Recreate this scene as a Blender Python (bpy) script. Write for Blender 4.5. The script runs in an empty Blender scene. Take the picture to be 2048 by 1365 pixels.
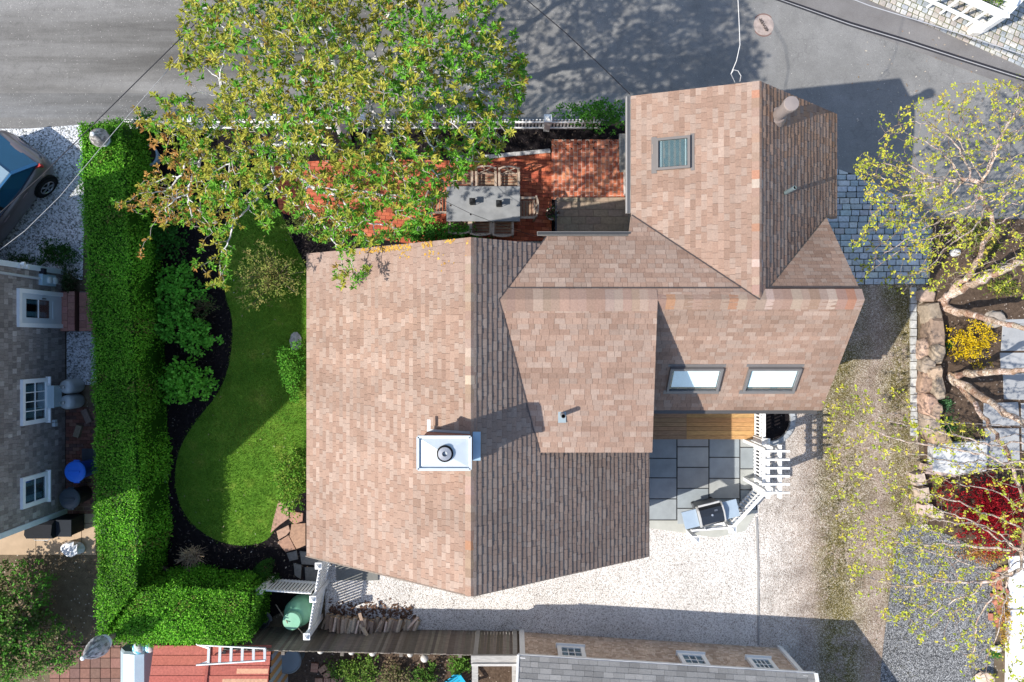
import bpy, math, random
import numpy as np
from mathutils import Vector, Matrix, noise as mnoise
random.seed(7)
rng = np.random.default_rng(7)
SC = bpy.context.scene
COL = SC.collection
H, F, CX, CY = 22.0, 1540.0, 1024.0, 682.5
KX, KY = 0.92, 0.35            # ground shadow shift per metre of height

def sm(t):
    t = max(0.0, min(1.0, t)); return t*t*(3-2*t)
def g(x, y):                   # terrain height
    a = sm((x-3)/5.0)
    return a*(-1.2*sm((y-1.0)/6.0)) + (1-a)*(-0.4*sm((y-6.1)/1.2))
def P(px, py, z=0.0):          # photo pixel at a known height -> place in the world
    s = (H-z)/F
    return Vector(((px-CX)*s, (CY-py)*s, z))
def G(px, py, dz=0.0):
    z = 0.0
    for _ in range(6):
        p = P(px, py, z+dz); z = g(p.x, p.y)
    return Vector((p.x, p.y, z+dz))
def lerp(a, b, t): return a+(b-a)*t
def mixc(a, b, t): return tuple(a[i]+(b[i]-a[i])*t for i in range(3))
def jit(c, s=0.12):
    k = 1+random.uniform(-s, s); return tuple(max(0.0, x*k) for x in c)
def jitc(c, s=0.12, h=0.04):
    k = 1+random.uniform(-s, s); return tuple(max(0.0, x*k*(1+random.uniform(-h, h))) for x in c)

# ------------------------------------------------------------------ materials
MATS = {}
class NT:
    def __init__(s, name):
        s.m = bpy.data.materials.new(name); s.m.use_nodes = True
        s.t = s.m.node_tree; s.n = s.t.nodes; s.l = s.t.links
        s.b = s.n['Principled BSDF']; s.out = s.n['Material Output']
    def new(s, kind, **kw):
        n = s.n.new(kind)
        for k, v in kw.items():
            if k in n.inputs: n.inputs[k].default_value = v
            else: setattr(n, k, v)
        return n
    def link(s, a, b): s.l.new(a, b)
    def pos(s, world=True, scale=None):
        if world: o = s.new('ShaderNodeNewGeometry').outputs['Position']
        else: o = s.new('ShaderNodeTexCoord').outputs['Object']
        if scale:
            mp = s.new('ShaderNodeMapping'); mp.inputs['Scale'].default_value = scale
            s.link(o, mp.inputs['Vector']); o = mp.outputs['Vector']
        return o
    def noise(s, vec, scale, detail=5, rough=0.6):
        n = s.new('ShaderNodeTexNoise'); n.inputs['Scale'].default_value = scale
        n.inputs['Detail'].default_value = detail; n.inputs['Roughness'].default_value = rough
        s.link(vec, n.inputs['Vector']); return n.outputs['Fac']
    def voro(s, vec, scale, feature='F1'):
        n = s.new('ShaderNodeTexVoronoi'); n.feature = feature; n.inputs['Scale'].default_value = scale
        s.link(vec, n.inputs['Vector']); return n
    def ramp(s, fac, stops, const=False):
        r = s.new('ShaderNodeValToRGB'); e = r.color_ramp.elements
        if const: r.color_ramp.interpolation = 'CONSTANT'
        while len(e) < len(stops): e.new(0.5)
        for i, (p, c) in enumerate(stops):
            e[i].position = p; e[i].color = (*c, 1) if len(c) == 3 else c
        s.link(fac, r.inputs['Fac']); return r.outputs['Color']
    def mix(s, fac, a, b, blend='MIX'):
        m = s.new('ShaderNodeMix'); m.data_type = 'RGBA'; m.blend_type = blend
        for v, i in ((fac, 0), (a, 6), (b, 7)):
            if hasattr(v, 'is_output'): s.link(v, m.inputs[i])
            elif i == 0: m.inputs[0].default_value = v
            else: m.inputs[i].default_value = (*v, 1)
        return m.outputs[2]
    def math(s, op, a, b=0.0, clamp=False):
        m = s.new('ShaderNodeMath'); m.operation = op; m.use_clamp = clamp
        for v, i in ((a, 0), (b, 1)):
            if hasattr(v, 'is_output'): s.link(v, m.inputs[i])
            else: m.inputs[i].default_value = v
        return m.outputs[0]
    def sep(s, vec):
        n = s.new('ShaderNodeSeparateXYZ'); s.link(vec, n.inputs[0]); return n.outputs
    def bump(s, h, strength, dist=0.02):
        b = s.new('ShaderNodeBump'); b.inputs['Strength'].default_value = strength
        b.inputs['Distance'].default_value = dist
        s.link(h, b.inputs['Height']); s.link(b.outputs[0], s.b.inputs['Normal'])
    def base(s, c): s.link(c, s.b.inputs['Base Color'])

def vc(name, rough=0.8, metal=0.0, amt=0.3, scale=12, bump=0.3, stretch=None, spec=0.3, coat=0.0, detail=5):
    """material whose own colour comes from the mesh, broken up by noise"""
    if name in MATS: return MATS[name]
    t = NT(name); t.b.inputs['Roughness'].default_value = rough; t.b.inputs['Metallic'].default_value = metal
    t.b.inputs['Specular IOR Level'].default_value = spec
    t.b.inputs['Coat Weight'].default_value = coat
    a = t.new('ShaderNodeVertexColor'); a.layer_name = 'Col'
    v = t.pos(True, stretch); nz = t.noise(v, scale, detail)
    r = t.ramp(nz, [(0.25, (1-amt,)*3), (0.75, (1+amt,)*3)])
    t.base(t.mix(1.0, a.outputs['Color'], r, 'MULTIPLY'))
    if bump: t.bump(t.noise(v, scale*4, 4), bump, 0.01)
    MATS[name] = t.m; return t.m

def leafmat(name, trans=0.35, rough=0.6):
    if name in MATS: return MATS[name]
    t = NT(name)
    a = t.new('ShaderNodeVertexColor'); a.layer_name = 'Col'
    t.base(a.outputs['Color']); t.b.inputs['Roughness'].default_value = rough
    t.b.inputs['Specular IOR Level'].default_value = 0.12
    tr = t.new('ShaderNodeBsdfTranslucent'); t.link(a.outputs['Color'], tr.inputs['Color'])
    mx = t.new('ShaderNodeMixShader'); mx.inputs[0].default_value = trans
    t.link(t.b.outputs[0], mx.inputs[1]); t.link(tr.outputs[0], mx.inputs[2]); t.link(mx.outputs[0], t.out.inputs['Surface'])
    MATS[name] = t.m; return t.m

def glassmat(name, tint=(0.75, 0.88, 0.92), refl=0.25, rough=0.03):
    if name in MATS: return MATS[name]
    t = NT(name)
    tp = t.new('ShaderNodeBsdfTransparent'); tp.inputs[0].default_value = (*tint, 1)
    gl = t.new('ShaderNodeBsdfGlossy'); gl.inputs['Roughness'].default_value = rough
    mx = t.new('ShaderNodeMixShader'); mx.inputs[0].default_value = refl
    t.link(tp.outputs[0], mx.inputs[1]); t.link(gl.outputs[0], mx.inputs[2]); t.link(mx.outputs[0], t.out.inputs['Surface'])
    MATS[name] = t.m; return t.m

def pebbles(name, stops, scale=26, stops2=None, fac2=None, bump=0.7, rough=0.9):
    t = NT(name); t.b.inputs['Roughness'].default_value = rough; t.b.inputs['Specular IOR Level'].default_value = 0.2
    p = t.pos(True)
    nd = t.noise(p, 9, 3)
    v = t.voro(p, scale); c = t.sep(v.outputs['Color'])[0]
    v2 = t.voro(p, scale*2.3); c2 = t.sep(v2.outputs['Color'])[1]
    k = t.math('ADD', t.math('MULTIPLY', c, 0.55), t.math('ADD', t.math('MULTIPLY', c2, 0.35), t.math('MULTIPLY', nd, 0.2)))
    col = t.ramp(k, stops)
    if stops2:
        col = t.mix(fac2(t, p), col, t.ramp(k, stops2))
    # worn, dusty areas vary slowly over the surface
    col = t.mix(1.0, col, t.ramp(t.noise(p, 0.9, 4), [(0.3, (0.84, 0.83, 0.82)), (0.7, (1.08, 1.07, 1.06))]), 'MULTIPLY')
    t.base(col)
    t.bump(t.math('SUBTRACT', 1.0, v.outputs['Distance']), bump, 0.03)
    MATS[name] = t.m; return t.m

# ------------------------------------------------------------------ mesh builder
def tag(o, label=None, cat=None, group=None, kind=None):
    if label: o['label'] = label
    if cat: o['category'] = cat
    if group: o['group'] = group
    if kind: o['kind'] = kind
    return o
def root(name, loc, label, cat, group=None):
    o = bpy.data.objects.new(name, None); COL.objects.link(o); o.empty_display_size = 0.2
    o.location = loc; return tag(o, label, cat, group)
def mpi(parent): return Matrix.Translation(-Vector(parent.location)) if parent.type == 'EMPTY' else Matrix.Identity(4)

class MB:
    def __init__(s): s.v = []; s.f = []; s.c = []
    def face(s, pts, c):
        i = len(s.v); s.v.extend(tuple(p) for p in pts); s.f.append(tuple(range(i, i+len(pts)))); s.c.append(c)
    def add(s, verts, faces, c):
        i = len(s.v); s.v.extend(tuple(p) for p in verts)
        for f in faces: s.f.append(tuple(i+k for k in f)); s.c.append(c)
    def hull(s, bot, top, c, ctop=None, capb=True):
        n = len(bot); i = len(s.v); s.v.extend(tuple(p) for p in bot); s.v.extend(tuple(p) for p in top)
        for k in range(n):
            j = (k+1) % n; s.f.append((i+k, i+j, i+n+j, i+n+k)); s.c.append(c)
        s.f.append(tuple(i+n+k for k in range(n))); s.c.append(ctop or c)
        if capb: s.f.append(tuple(i+k for k in reversed(range(n)))); s.c.append(c)
    def prism(s, poly, z0, z1, c, ctop=None, inset=0.0):
        bot = [(p[0], p[1], z0) for p in poly]
        if inset:
            mx = sum(p[0] for p in poly)/len(poly); my = sum(p[1] for p in poly)/len(poly)
            zm = z1-inset*0.6
            mid = [(p[0], p[1], zm) for p in poly]; top = []
            for p in poly:
                d = math.hypot(p[0]-mx, p[1]-my) or 1; k = max(0.0, 1-inset*1.2/d)
                top.append((mx+(p[0]-mx)*k, my+(p[1]-my)*k, z1))
            n = len(poly); i = len(s.v); s.v += bot+mid+top
            for a in (0, n):
                for k in range(n):
                    j = (k+1) % n; s.f.append((i+a+k, i+a+j, i+a+n+j, i+a+n+k)); s.c.append(c)
            s.f.append(tuple(i+2*n+k for k in range(n))); s.c.append(ctop or c)
        else: s.hull(bot, [(p[0], p[1], z1) for p in poly], c, ctop)
    def box(s, cen, size, c, rz=0.0, M=None, ctop=None):
        hx, hy, hz = size[0]/2, size[1]/2, size[2]/2
        if M is None: M = Matrix.Rotation(rz, 3, 'Z')
        cen = Vector(cen)
        q = [(-hx, -hy), (hx, -hy), (hx, hy), (-hx, hy)]
        s.hull([cen+M@Vector((a, b, -hz)) for a, b in q], [cen+M@Vector((a, b, hz)) for a, b in q], c, ctop)
    def bar(s, p0, p1, w, h, c, up=(0, 0, 1)):
        p0, p1 = Vector(p0), Vector(p1); d = (p1-p0).normalized(); up = Vector(up)
        if abs(d.dot(up)) > 0.98: up = Vector((0, 1, 0))
        r = d.cross(up).normalized()*(w/2); u = r.cross(d).normalized()*(h/2)
        s.hull([p0-r-u, p0+r-u, p0+r+u, p0-r+u], [p1-r-u, p1+r-u, p1+r+u, p1-r+u], c)
    def tube(s, pts, rad, n, c, cap=True):
        pts = [Vector(p) for p in pts]; m = len(pts)
        if not hasattr(rad, '__len__'): rad = [rad]*m
        i = len(s.v); ref = Vector((0.31, 0.17, 0.93))
        for k in range(m):
            d = (pts[min(k+1, m-1)]-pts[max(k-1, 0)])
            d = d.normalized() if d.length > 1e-9 else Vector((0, 0, 1))
            a = d.cross(ref)
            if a.length < 1e-3: a = d.cross(Vector((1, 0, 0)))
            a.normalize(); b = d.cross(a)
            for q in range(n):
                t = 2*math.pi*q/n; s.v.append(tuple(pts[k]+(a*math.cos(t)+b*math.sin(t))*rad[k]))
        for k in range(m-1):
            cc = c[k] if isinstance(c, list) else c
            for q in range(n):
                r = (q+1) % n; s.f.append((i+k*n+q, i+k*n+r, i+(k+1)*n+r, i+(k+1)*n+q)); s.c.append(cc)
        if cap:
            cc = c[0] if isinstance(c, list) else c
            s.f.append(tuple(i+q for q in reversed(range(n)))); s.c.append(cc)
            s.f.append(tuple(i+(m-1)*n+q for q in range(n))); s.c.append(cc)
    def lathe(s, prof, cen, n, c, M=None, cols=None, wob=0.0):
        M = M or Matrix.Identity(3); cen = Vector(cen); i = len(s.v); m = len(prof)
        for (r, z) in prof:
            for q in range(n):
                t = 2*math.pi*q/n; rr = r*(1+random.uniform(-wob, wob))
                s.v.append(tuple(cen+M@Vector((rr*math.cos(t), rr*math.sin(t), z))))
        for k in range(m-1):
            for q in range(n):
                r = (q+1) % n; s.f.append((i+k*n+q, i+k*n+r, i+(k+1)*n+r, i+(k+1)*n+q)); s.c.append(cols[k] if cols else c)
        s.f.append(tuple(i+q for q in reversed(range(n)))); s.c.append(cols[0] if cols else c)
        s.f.append(tuple(i+(m-1)*n+q for q in range(n))); s.c.append(cols[-1] if cols else c)
    def ball(s, cen, r, c, n=12, m=8, cols=None):
        if not hasattr(r, '__len__'): r = (r, r, r)
        i = len(s.v); cen = Vector(cen)
        for a in range(m+1):
            th = math.pi*a/m
            for b in range(n):
                ph = 2*math.pi*b/n
                s.v.append((cen.x+r[0]*math.sin(th)*math.cos(ph), cen.y+r[1]*math.sin(th)*math.sin(ph), cen.z-r[2]*math.cos(th)))
        for a in range(m):
            for b in range(n):
                d = (b+1) % n; s.f.append((i+a*n+b, i+a*n+d, i+(a+1)*n+d, i+(a+1)*n+b)); s.c.append(cols(a, b) if cols else c)
    def rock(s, cen, r, c, flat=0.7, n=9, m=6):
        ph0 = random.random()*9; i = len(s.v); cen = Vector(cen)
        f = lambda a, b: 1+0.18*math.sin(3*a+ph0)+0.14*math.sin(2*b+ph0*2+a)+random.uniform(-0.07, 0.07)
        for a in range(m+1):
            th = math.pi*a/m
            for b in range(n):
                ph = 2*math.pi*b/n; k = f(th*2, ph)
                z = -math.cos(th); z = math.copysign(abs(z)**0.6, z)
                s.v.append((cen.x+r[0]*math.sin(th)**0.6*math.cos(ph)*k, cen.y+r[1]*math.sin(th)**0.6*math.sin(ph)*k, cen.z+r[2]*z*(0.9+0.1*k)))
        for a in range(m):
            for b in range(n):
                d = (b+1) % n; s.f.append((i+a*n+b, i+a*n+d, i+(a+1)*n+d, i+(a+1)*n+b)); s.c.append(jit(c, 0.1))
    def stone(s, cen, rx, ry, h, c, rz=0.0):
        k = random.randint(6, 8); R_ = Matrix.Rotation(rz, 3, 'Z')@Matrix.Rotation(random.uniform(-.13, .13), 3, 'X')@Matrix.Rotation(random.uniform(-.13, .13), 3, 'Y'); cen = Vector(cen)
        q = []
        for i in range(k):
            t = (i+random.uniform(-.25, .25))*6.283/k; cx, sx = math.cos(t), math.sin(t)
            q.append((math.copysign(abs(cx)**.6, cx)*rx*random.uniform(.88, 1.08), math.copysign(abs(sx)**.6, sx)*ry*random.uniform(.88, 1.08)))
        i0 = len(s.v); lev = [(1.0, 0), (1.03, h*.55), (.95, h*.86), (.72, h)]
        for f, z in lev:
            for x, y in q: s.v.append(tuple(cen+R_@Vector((x*f*random.uniform(.96, 1.04), y*f*random.uniform(.96, 1.04), z+random.uniform(-.03, .03)*h))))
        for a_ in range(len(lev)-1):
            for j in range(k): s.f.append((i0+a_*k+j, i0+a_*k+(j+1) % k, i0+(a_+1)*k+(j+1) % k, i0+(a_+1)*k+j)); s.c.append(jit(c, .14))
        top = len(s.v); s.v.append(tuple(cen+R_@Vector((random.uniform(-.2, .2)*rx, random.uniform(-.2, .2)*ry, h*random.uniform(.98, 1.08)))))
        for j in range(k): s.f.append((i0+3*k+j, i0+3*k+(j+1) % k, top)); s.c.append(jit(c, .12))
    def obj(s, name, mat, parent=None, label=None, cat=None, group=None, kind=None, smooth=False, recenter=True):
        v = np.array(s.v, dtype=np.float32).reshape(-1, 3); off = np.zeros(3)
        if parent is None and recenter and len(v):
            lo, hi = v.min(0), v.max(0); off = np.array([(lo[0]+hi[0])/2, (lo[1]+hi[1])/2, lo[2]])
            v = v-off
        me = bpy.data.meshes.new(name); me.from_pydata(v.tolist(), [], s.f)
        at = me.color_attributes.new('Col', 'FLOAT_COLOR', 'CORNER')
        cnt = np.array([len(f) for f in s.f]); ca = np.ones((len(s.f), 4), dtype=np.float32)
        if len(s.c): ca[:, :3] = np.array(s.c, dtype=np.float32)
        at.data.foreach_set('color', np.repeat(ca, cnt, axis=0).ravel())
        me.materials.append(mat)
        if smooth: me.polygons.foreach_set('use_smooth', [True]*len(me.polygons))
        me.update()
        o = bpy.data.objects.new(name, me); COL.objects.link(o)
        if parent is not None: o.parent = parent; o.matrix_parent_inverse = mpi(parent)
        else: o.location = off
        return tag(o, label, cat, group, kind)

def clip(poly, axis, val, keep_less):
    out = []; n = len(poly)
    for i in range(n):
        a, b = poly[i], poly[(i+1) % n]
        ia = (a[axis] <= val) if keep_less else (a[axis] >= val)
        ib = (b[axis] <= val) if keep_less else (b[axis] >= val)
        if ia: out.append(a)
        if ia != ib:
            t = (val-a[axis])/(b[axis]-a[axis]); out.append((a[0]+(b[0]-a[0])*t, a[1]+(b[1]-a[1])*t))
    return out
def cliprect(poly, x0, y0, x1, y1):
    for ax, v, k in ((0, x0, False), (0, x1, True), (1, y0, False), (1, y1, True)):
        if len(poly) < 3: return []
        poly = clip(poly, ax, v, k)
    return poly
def area2(p):
    return 0.5*sum(p[i][0]*p[(i+1) % len(p)][1]-p[(i+1) % len(p)][0]*p[i][1] for i in range(len(p)))
def inside(p, poly):
    x, y = p[0], p[1]; r = False; n = len(poly)
    for i in range(n):
        a, b = poly[i], poly[(i+1) % n]
        if (a[1] > y) != (b[1] > y) and x < (b[0]-a[0])*(y-a[1])/(b[1]-a[1])+a[0]: r = not r
    return r
def pxpoly(pts, z=None):
    out = []
    for p in pts:
        q = G(*p) if z is None else P(p[0], p[1], z); out.append((q.x, q.y))
    return out
def smooth_poly(pts, it=2):
    for _ in range(it):
        o = []
        for i in range(len(pts)):
            a, b = pts[i], pts[(i+1) % len(pts)]
            o += [(a[0]*.75+b[0]*.25, a[1]*.75+b[1]*.25), (a[0]*.25+b[0]*.75, a[1]*.25+b[1]*.75)]
        pts = o
    return pts
def sheet(name, poly, dz, mat, cell=0.4, col=(1, 1, 1), kind='structure', zf=None):
    """a ground sheet that follows the terrain; poly in world x, y"""
    if area2(poly) < 0: poly = poly[::-1]
    zf = zf or g
    xs = [p[0] for p in poly]; ys = [p[1] for p in poly]; m = MB()
    i0, i1 = math.floor(min(xs)/cell), math.ceil(max(xs)/cell); j0, j1 = math.floor(min(ys)/cell), math.ceil(max(ys)/cell)
    vid = {}
    for i in range(i0, i1):
        strip = clip(clip(poly, 0, i*cell, False), 0, (i+1)*cell, True) if len(poly) > 2 else []
        if len(strip) < 3: continue
        for j in range(j0, j1):
            c = clip(strip, 1, j*cell, False)
            if len(c) < 3: continue
            c = clip(c, 1, (j+1)*cell, True)
            if len(c) < 3 or abs(area2(c)) < 1e-5: continue
            ids = []
            for p in c:
                k = (round(p[0], 4), round(p[1], 4))
                if k not in vid:
                    vid[k] = len(m.v); m.v.append((p[0], p[1], zf(p[0], p[1])+dz))
                if not ids or ids[-1] != vid[k]: ids.append(vid[k])
            if len(ids) > 2 and ids[0] == ids[-1]: ids.pop()
            if len(set(ids)) == len(ids) and len(ids) > 2: m.f.append(tuple(ids)); m.c.append(col)
    return m.obj(name, mat, kind=kind, recenter=False)

# pavers / bricks: real blocks laid in rows inside a polygon
def lay(m, poly, ang, bw, bh, gap, top, thick, colf, stagger=0.5, wj=0.0, zj=0.004, inset=0.006, rows_jit=0.0, shear=0.0):
    ca, sa = math.cos(ang), math.sin(ang)
    pl = [(p[0]*ca+p[1]*sa, -p[0]*sa+p[1]*ca) for p in poly]
    if area2(pl) < 0: pl = pl[::-1]
    u0, u1 = min(p[0] for p in pl), max(p[0] for p in pl); v0, v1 = min(p[1] for p in pl), max(p[1] for p in pl)
    v = v0; r = 0
    while v < v1:
        h = bh*(1+random.uniform(-rows_jit, rows_jit)); u = u0-bw*((r*stagger) % 1.0)-bw*random.random()*wj
        while u < u1:
            w = bw*(1+random.uniform(-wj, wj))
            c = cliprect(pl, u+gap/2, v+gap/2, u+w-gap/2, v+h-gap/2)
            if len(c) > 2 and abs(area2(c)) > bw*bh*0.08:
                dz = random.uniform(-zj, zj)
                q = [(a*ca-b*sa, a*sa+b*ca) for a, b in c]
                z = g(sum(a[0] for a in q)/len(q), sum(a[1] for a in q)/len(q))
                m.prism(q, z+top-thick, z+top+dz, colf(u, v), inset=inset)
            u += w
        v += h; r += 1

# shingles: every course a row of real tapered tabs
def shingles(m, pts, eave, course, wr, th, pal, wts, lich=None, flip=1, vgap=0.0):
    pts = [Vector(p) for p in pts]; O = pts[0]
    n = Vector((0, 0, 0))
    for i in range(len(pts)): n += (pts[i]-O).cross(pts[(i+1) % len(pts)]-O)
    n.normalize()
    if n.z < -1e-4 or (abs(n.z) < 1e-4 and flip < 0): n = -n
    U = Vector(eave).normalized(); V = n.cross(U).normalized()
    if V.z < 0: U = -U; V = n.cross(U).normalized()
    pl = [((p-O).dot(U), (p-O).dot(V)) for p in pts]
    if area2(pl) < 0: pl = pl[::-1]
    u0, u1 = min(p[0] for p in pl), max(p[0] for p in pl); v0, v1 = min(p[1] for p in pl), max(p[1] for p in pl)
    v = v0
    while v < v1:
        row = clip(clip(pl, 1, v+vgap, False), 1, min(v+course, v1+1e-6), True)
        u = u0-random.random()*wr[1]; tint = random.uniform(0.93, 1.06)
        while u < u1 and len(row) > 2:
            w = random.uniform(*wr); vb = v-random.choice((0, 0, 0.006, 0.012))
            c = clip(clip(row, 0, u+0.002, False), 0, u+w-0.003, True) if len(row) > 2 else []
            if len(c) > 2 and abs(area2(c)) > 2e-4:
                col = random.choices(pal, wts)[0]
                k_ = tint*random.uniform(0.93, 1.07); col = tuple(x*k_ for x in col)
                ctr = O+U*(u+w/2)+V*(v+course/2)
                wx = 1+.16*mnoise.noise(ctr*.55)+.13*mnoise.noise(Vector(((u+w/2)*2.2, v*.35, 5.0))); col = tuple(x*wx for x in col)
                if lich: col = lich(ctr, col)
                t = th*random.uniform(0.75, 1.25)
                top = [O+U*a+V*b+n*(0.012+t*(1-(b-v)/course)) for a, b in c]
                bot = [O+U*a+V*b+n*0.001 for a, b in c]
                m.hull(bot, top, col, capb=False)
            u += w
        v += course
    return O, U, V, n
def slab(m, pts, th, c, ctop=(.07, .055, .048)):
    pts = [Vector(p) for p in pts]; n = Vector((0, 0, 0))
    for i in range(len(pts)): n += (pts[i]-pts[0]).cross(pts[(i+1) % len(pts)]-pts[0])
    n.normalize()
    if n.z < 0: n = -n
    m.hull([p-n*th for p in pts], pts, c, ctop)

# ------------------------------------------------------------------ foliage
class Leaves:
    def __init__(s): s.p = []; s.d = []; s.n = []; s.l = []; s.w = []; s.c = []
    def add(s, p, d, n, l, w, c): s.p.append(p); s.d.append(d); s.n.append(n); s.l.append(l); s.w.append(w); s.c.append(c)
    def arr(s, p, d, n, l, w, c):
        s.p.extend(p); s.d.extend(d); s.n.extend(n); s.l.extend(l); s.w.extend(w); s.c.extend(c)
    def stone(s, cen, rx, ry, h, c, rz=0.0):
        k = random.randint(6, 8); R_ = Matrix.Rotation(rz, 3, 'Z')@Matrix.Rotation(random.uniform(-.13, .13), 3, 'X')@Matrix.Rotation(random.uniform(-.13, .13), 3, 'Y'); cen = Vector(cen)
        q = []
        for i in range(k):
            t = (i+random.uniform(-.25, .25))*6.283/k; cx, sx = math.cos(t), math.sin(t)
            q.append((math.copysign(abs(cx)**.6, cx)*rx*random.uniform(.88, 1.08), math.copysign(abs(sx)**.6, sx)*ry*random.uniform(.88, 1.08)))
        i0 = len(s.v); lev = [(1.0, 0), (1.03, h*.55), (.95, h*.86), (.72, h)]
        for f, z in lev:
            for x, y in q: s.v.append(tuple(cen+R_@Vector((x*f*random.uniform(.96, 1.04), y*f*random.uniform(.96, 1.04), z+random.uniform(-.03, .03)*h))))
        for a_ in range(len(lev)-1):
            for j in range(k): s.f.append((i0+a_*k+j, i0+a_*k+(j+1) % k, i0+(a_+1)*k+(j+1) % k, i0+(a_+1)*k+j)); s.c.append(jit(c, .14))
        top = len(s.v); s.v.append(tuple(cen+R_@Vector((random.uniform(-.2, .2)*rx, random.uniform(-.2, .2)*ry, h*random.uniform(.98, 1.08)))))
        for j in range(k): s.f.append((i0+3*k+j, i0+3*k+(j+1) % k, top)); s.c.append(jit(c, .12))
    def obj(s, name, mat, parent=None, core=None, **kw):
        p = np.array(s.p, float); d = np.array(s.d, float); n = np.array(s.n, float)
        l = np.array(s.l, float)[:, None]; w = np.array(s.w, float)[:, None]; c = np.array(s.c, float)
        d /= np.linalg.norm(d, axis=1)[:, None]+1e-9
        r = np.cross(d, n); r /= np.linalg.norm(r, axis=1)[:, None]+1e-9
        u = np.cross(r, d)
        k = len(p)
        V = np.empty((k, 6, 3))
        V[:, 0] = p; V[:, 1] = p+d*l*0.35+r*w*0.5+u*w*0.12; V[:, 2] = p+d*l*0.72+r*w*0.38+u*w*0.05
        V[:, 3] = p+d*l-u*l*0.08; V[:, 4] = p+d*l*0.72-r*w*0.38+u*w*0.05; V[:, 5] = p+d*l*0.35-r*w*0.5+u*w*0.12
        V = V.reshape(-1, 3)
        idx = np.arange(k)[:, None]*6
        Fq = np.concatenate([idx+np.array([[0, 1, 2, 3]]), idx+np.array([[0, 3, 4, 5]])], 0)
        cc = np.concatenate([c, c*0.95], 0)
        m = MB(); m.v = V.tolist(); m.f = Fq.tolist(); m.c = cc.tolist()
        if core:
            b = len(m.v); m.v += core.v; m.f += [tuple(b+q for q in f) for f in core.f]; m.c += core.c
        return m.obj(name, mat, parent, **kw)
def rand_unit(k):
    a = rng.normal(size=(k, 3)); return a/np.linalg.norm(a, axis=1)[:, None]
def palc(pal, k, jitter=0.18):
    a = np.array(pal)[rng.integers(0, len(pal), k)]; return a*(1+rng.uniform(-jitter, jitter, (k, 1)))

def colonize(init, att, step=0.22, dinf=2.5, dkill=0.35, iters=220, wander=0.25):
    """space colonisation: init = list of (point, parent index)"""
    pts = [np.array(p, float) for p, _ in init]; par = [q for _, q in init]
    att = np.array(att, float); alive = np.ones(len(att), bool)
    A = np.array(pts); D = np.linalg.norm(att[:, None]-A[None], axis=2); near = D.argmin(1); dist = D.min(1)
    for it in range(iters):
        sel = alive & (dist < dinf)
        if not sel.any():
            if not alive.any(): break
            k = np.where(alive)[0][dist[alive].argmin()]; sel = np.zeros(len(att), bool); sel[k] = True
        new = []
        for nd in np.unique(near[sel]):
            q = att[sel & (near == nd)]-pts[nd]
            v = (q/(np.linalg.norm(q, axis=1)[:, None]+1e-9)).sum(0)
            v = v/(np.linalg.norm(v)+1e-9)+rng.normal(size=3)*wander; v /= np.linalg.norm(v)+1e-9
            new.append(len(pts)); pts.append(pts[nd]+v*step); par.append(int(nd))
        B = np.array([pts[i] for i in new]); D = np.linalg.norm(att[:, None]-B[None], axis=2)
        m = D.min(1); am = D.argmin(1); up = m < dist
        dist[up] = m[up]; near[up] = np.array(new)[am[up]]
        alive &= dist > dkill
        if len(pts) > 20000: break
    return np.array(pts), par
def tree_radii(pts, par, tip=0.006, power=2.3):
    n = len(pts); acc = np.zeros(n); kids = [[] for _ in range(n)]
    for i in range(n):
        if par[i] >= 0: kids[par[i]].append(i)
    r = np.zeros(n)
    for i in reversed(range(n)):
        r[i] = max(tip, acc[i]**(1/power)) if kids[i] else tip
        if par[i] >= 0: acc[par[i]] += r[i]**power
    return r, kids
def branches(pts, par, r, kids, colf):
    m = MB(); main = {}
    for i in range(len(pts)):
        if kids[i]: main[i] = max(kids[i], key=lambda k: r[k])
    starts = [i for i in range(len(pts)) if par[i] < 0 or main.get(par[i]) != i]
    for s0 in starts:
        ch = [s0]
        while ch[-1] in main: ch.append(main[ch[-1]])
        path = ([par[s0]] if par[s0] >= 0 else [])+ch
        if len(path) < 2: continue
        rad = [r[k] for k in path]
        if par[s0] >= 0: rad[0] = min(r[par[s0]], r[s0]*1.25)
        n = 8 if rad[0] > 0.05 else (5 if rad[0] > 0.018 else 3)
        m.tube([pts[k] for k in path], rad, n, [colf(pts[k], r[k]) for k in path], cap=False)
    return m
# ================================================================== camera, sun, sky
cam_d = bpy.data.cameras.new('camera'); cam = bpy.data.objects.new('camera', cam_d); COL.objects.link(cam)
cam.location = (0, 0, H); cam.rotation_euler = (0, 0, 0)
cam_d.sensor_width = 36.0; cam_d.lens = 36.0*F/2048.0; cam_d.clip_end = 1000
SC.camera = cam
sund = Vector((-KX, -KY, 1)).normalized()
sl = bpy.data.lights.new('sun', 'SUN'); sl.energy = 3.9; sl.angle = math.radians(0.5); sl.color = (1.0, 0.95, 0.87)
so = bpy.data.objects.new('sun', sl); COL.objects.link(so); so.location = (-20, -8, 22)
so.rotation_euler = (-sund).to_track_quat('-Z', 'Y').to_euler()
W = bpy.data.worlds.new("World"); SC.world = W; W.use_nodes = True
sky = W.node_tree.nodes.new('ShaderNodeTexSky'); sky.sky_type = 'NISHITA'; sky.sun_disc = False
sky.sun_elevation = math.asin(sund.z); sky.sun_rotation = math.atan2(sund.x, sund.y)
W.node_tree.links.new(sky.outputs[0], W.node_tree.nodes['Background'].inputs[0])
W.node_tree.nodes['Background'].inputs[1].default_value = 0.15
SC.view_settings.view_transform = 'Standard'; SC.view_settings.look = 'None'
SC.view_settings.exposure = 0.68; SC.view_settings.gamma = 1.0; SC.view_settings.use_curve_mapping = False
SC.cycles.max_bounces = 6; SC.cycles.transparent_max_bounces = 12; SC.cycles.use_denoising = True

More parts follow.
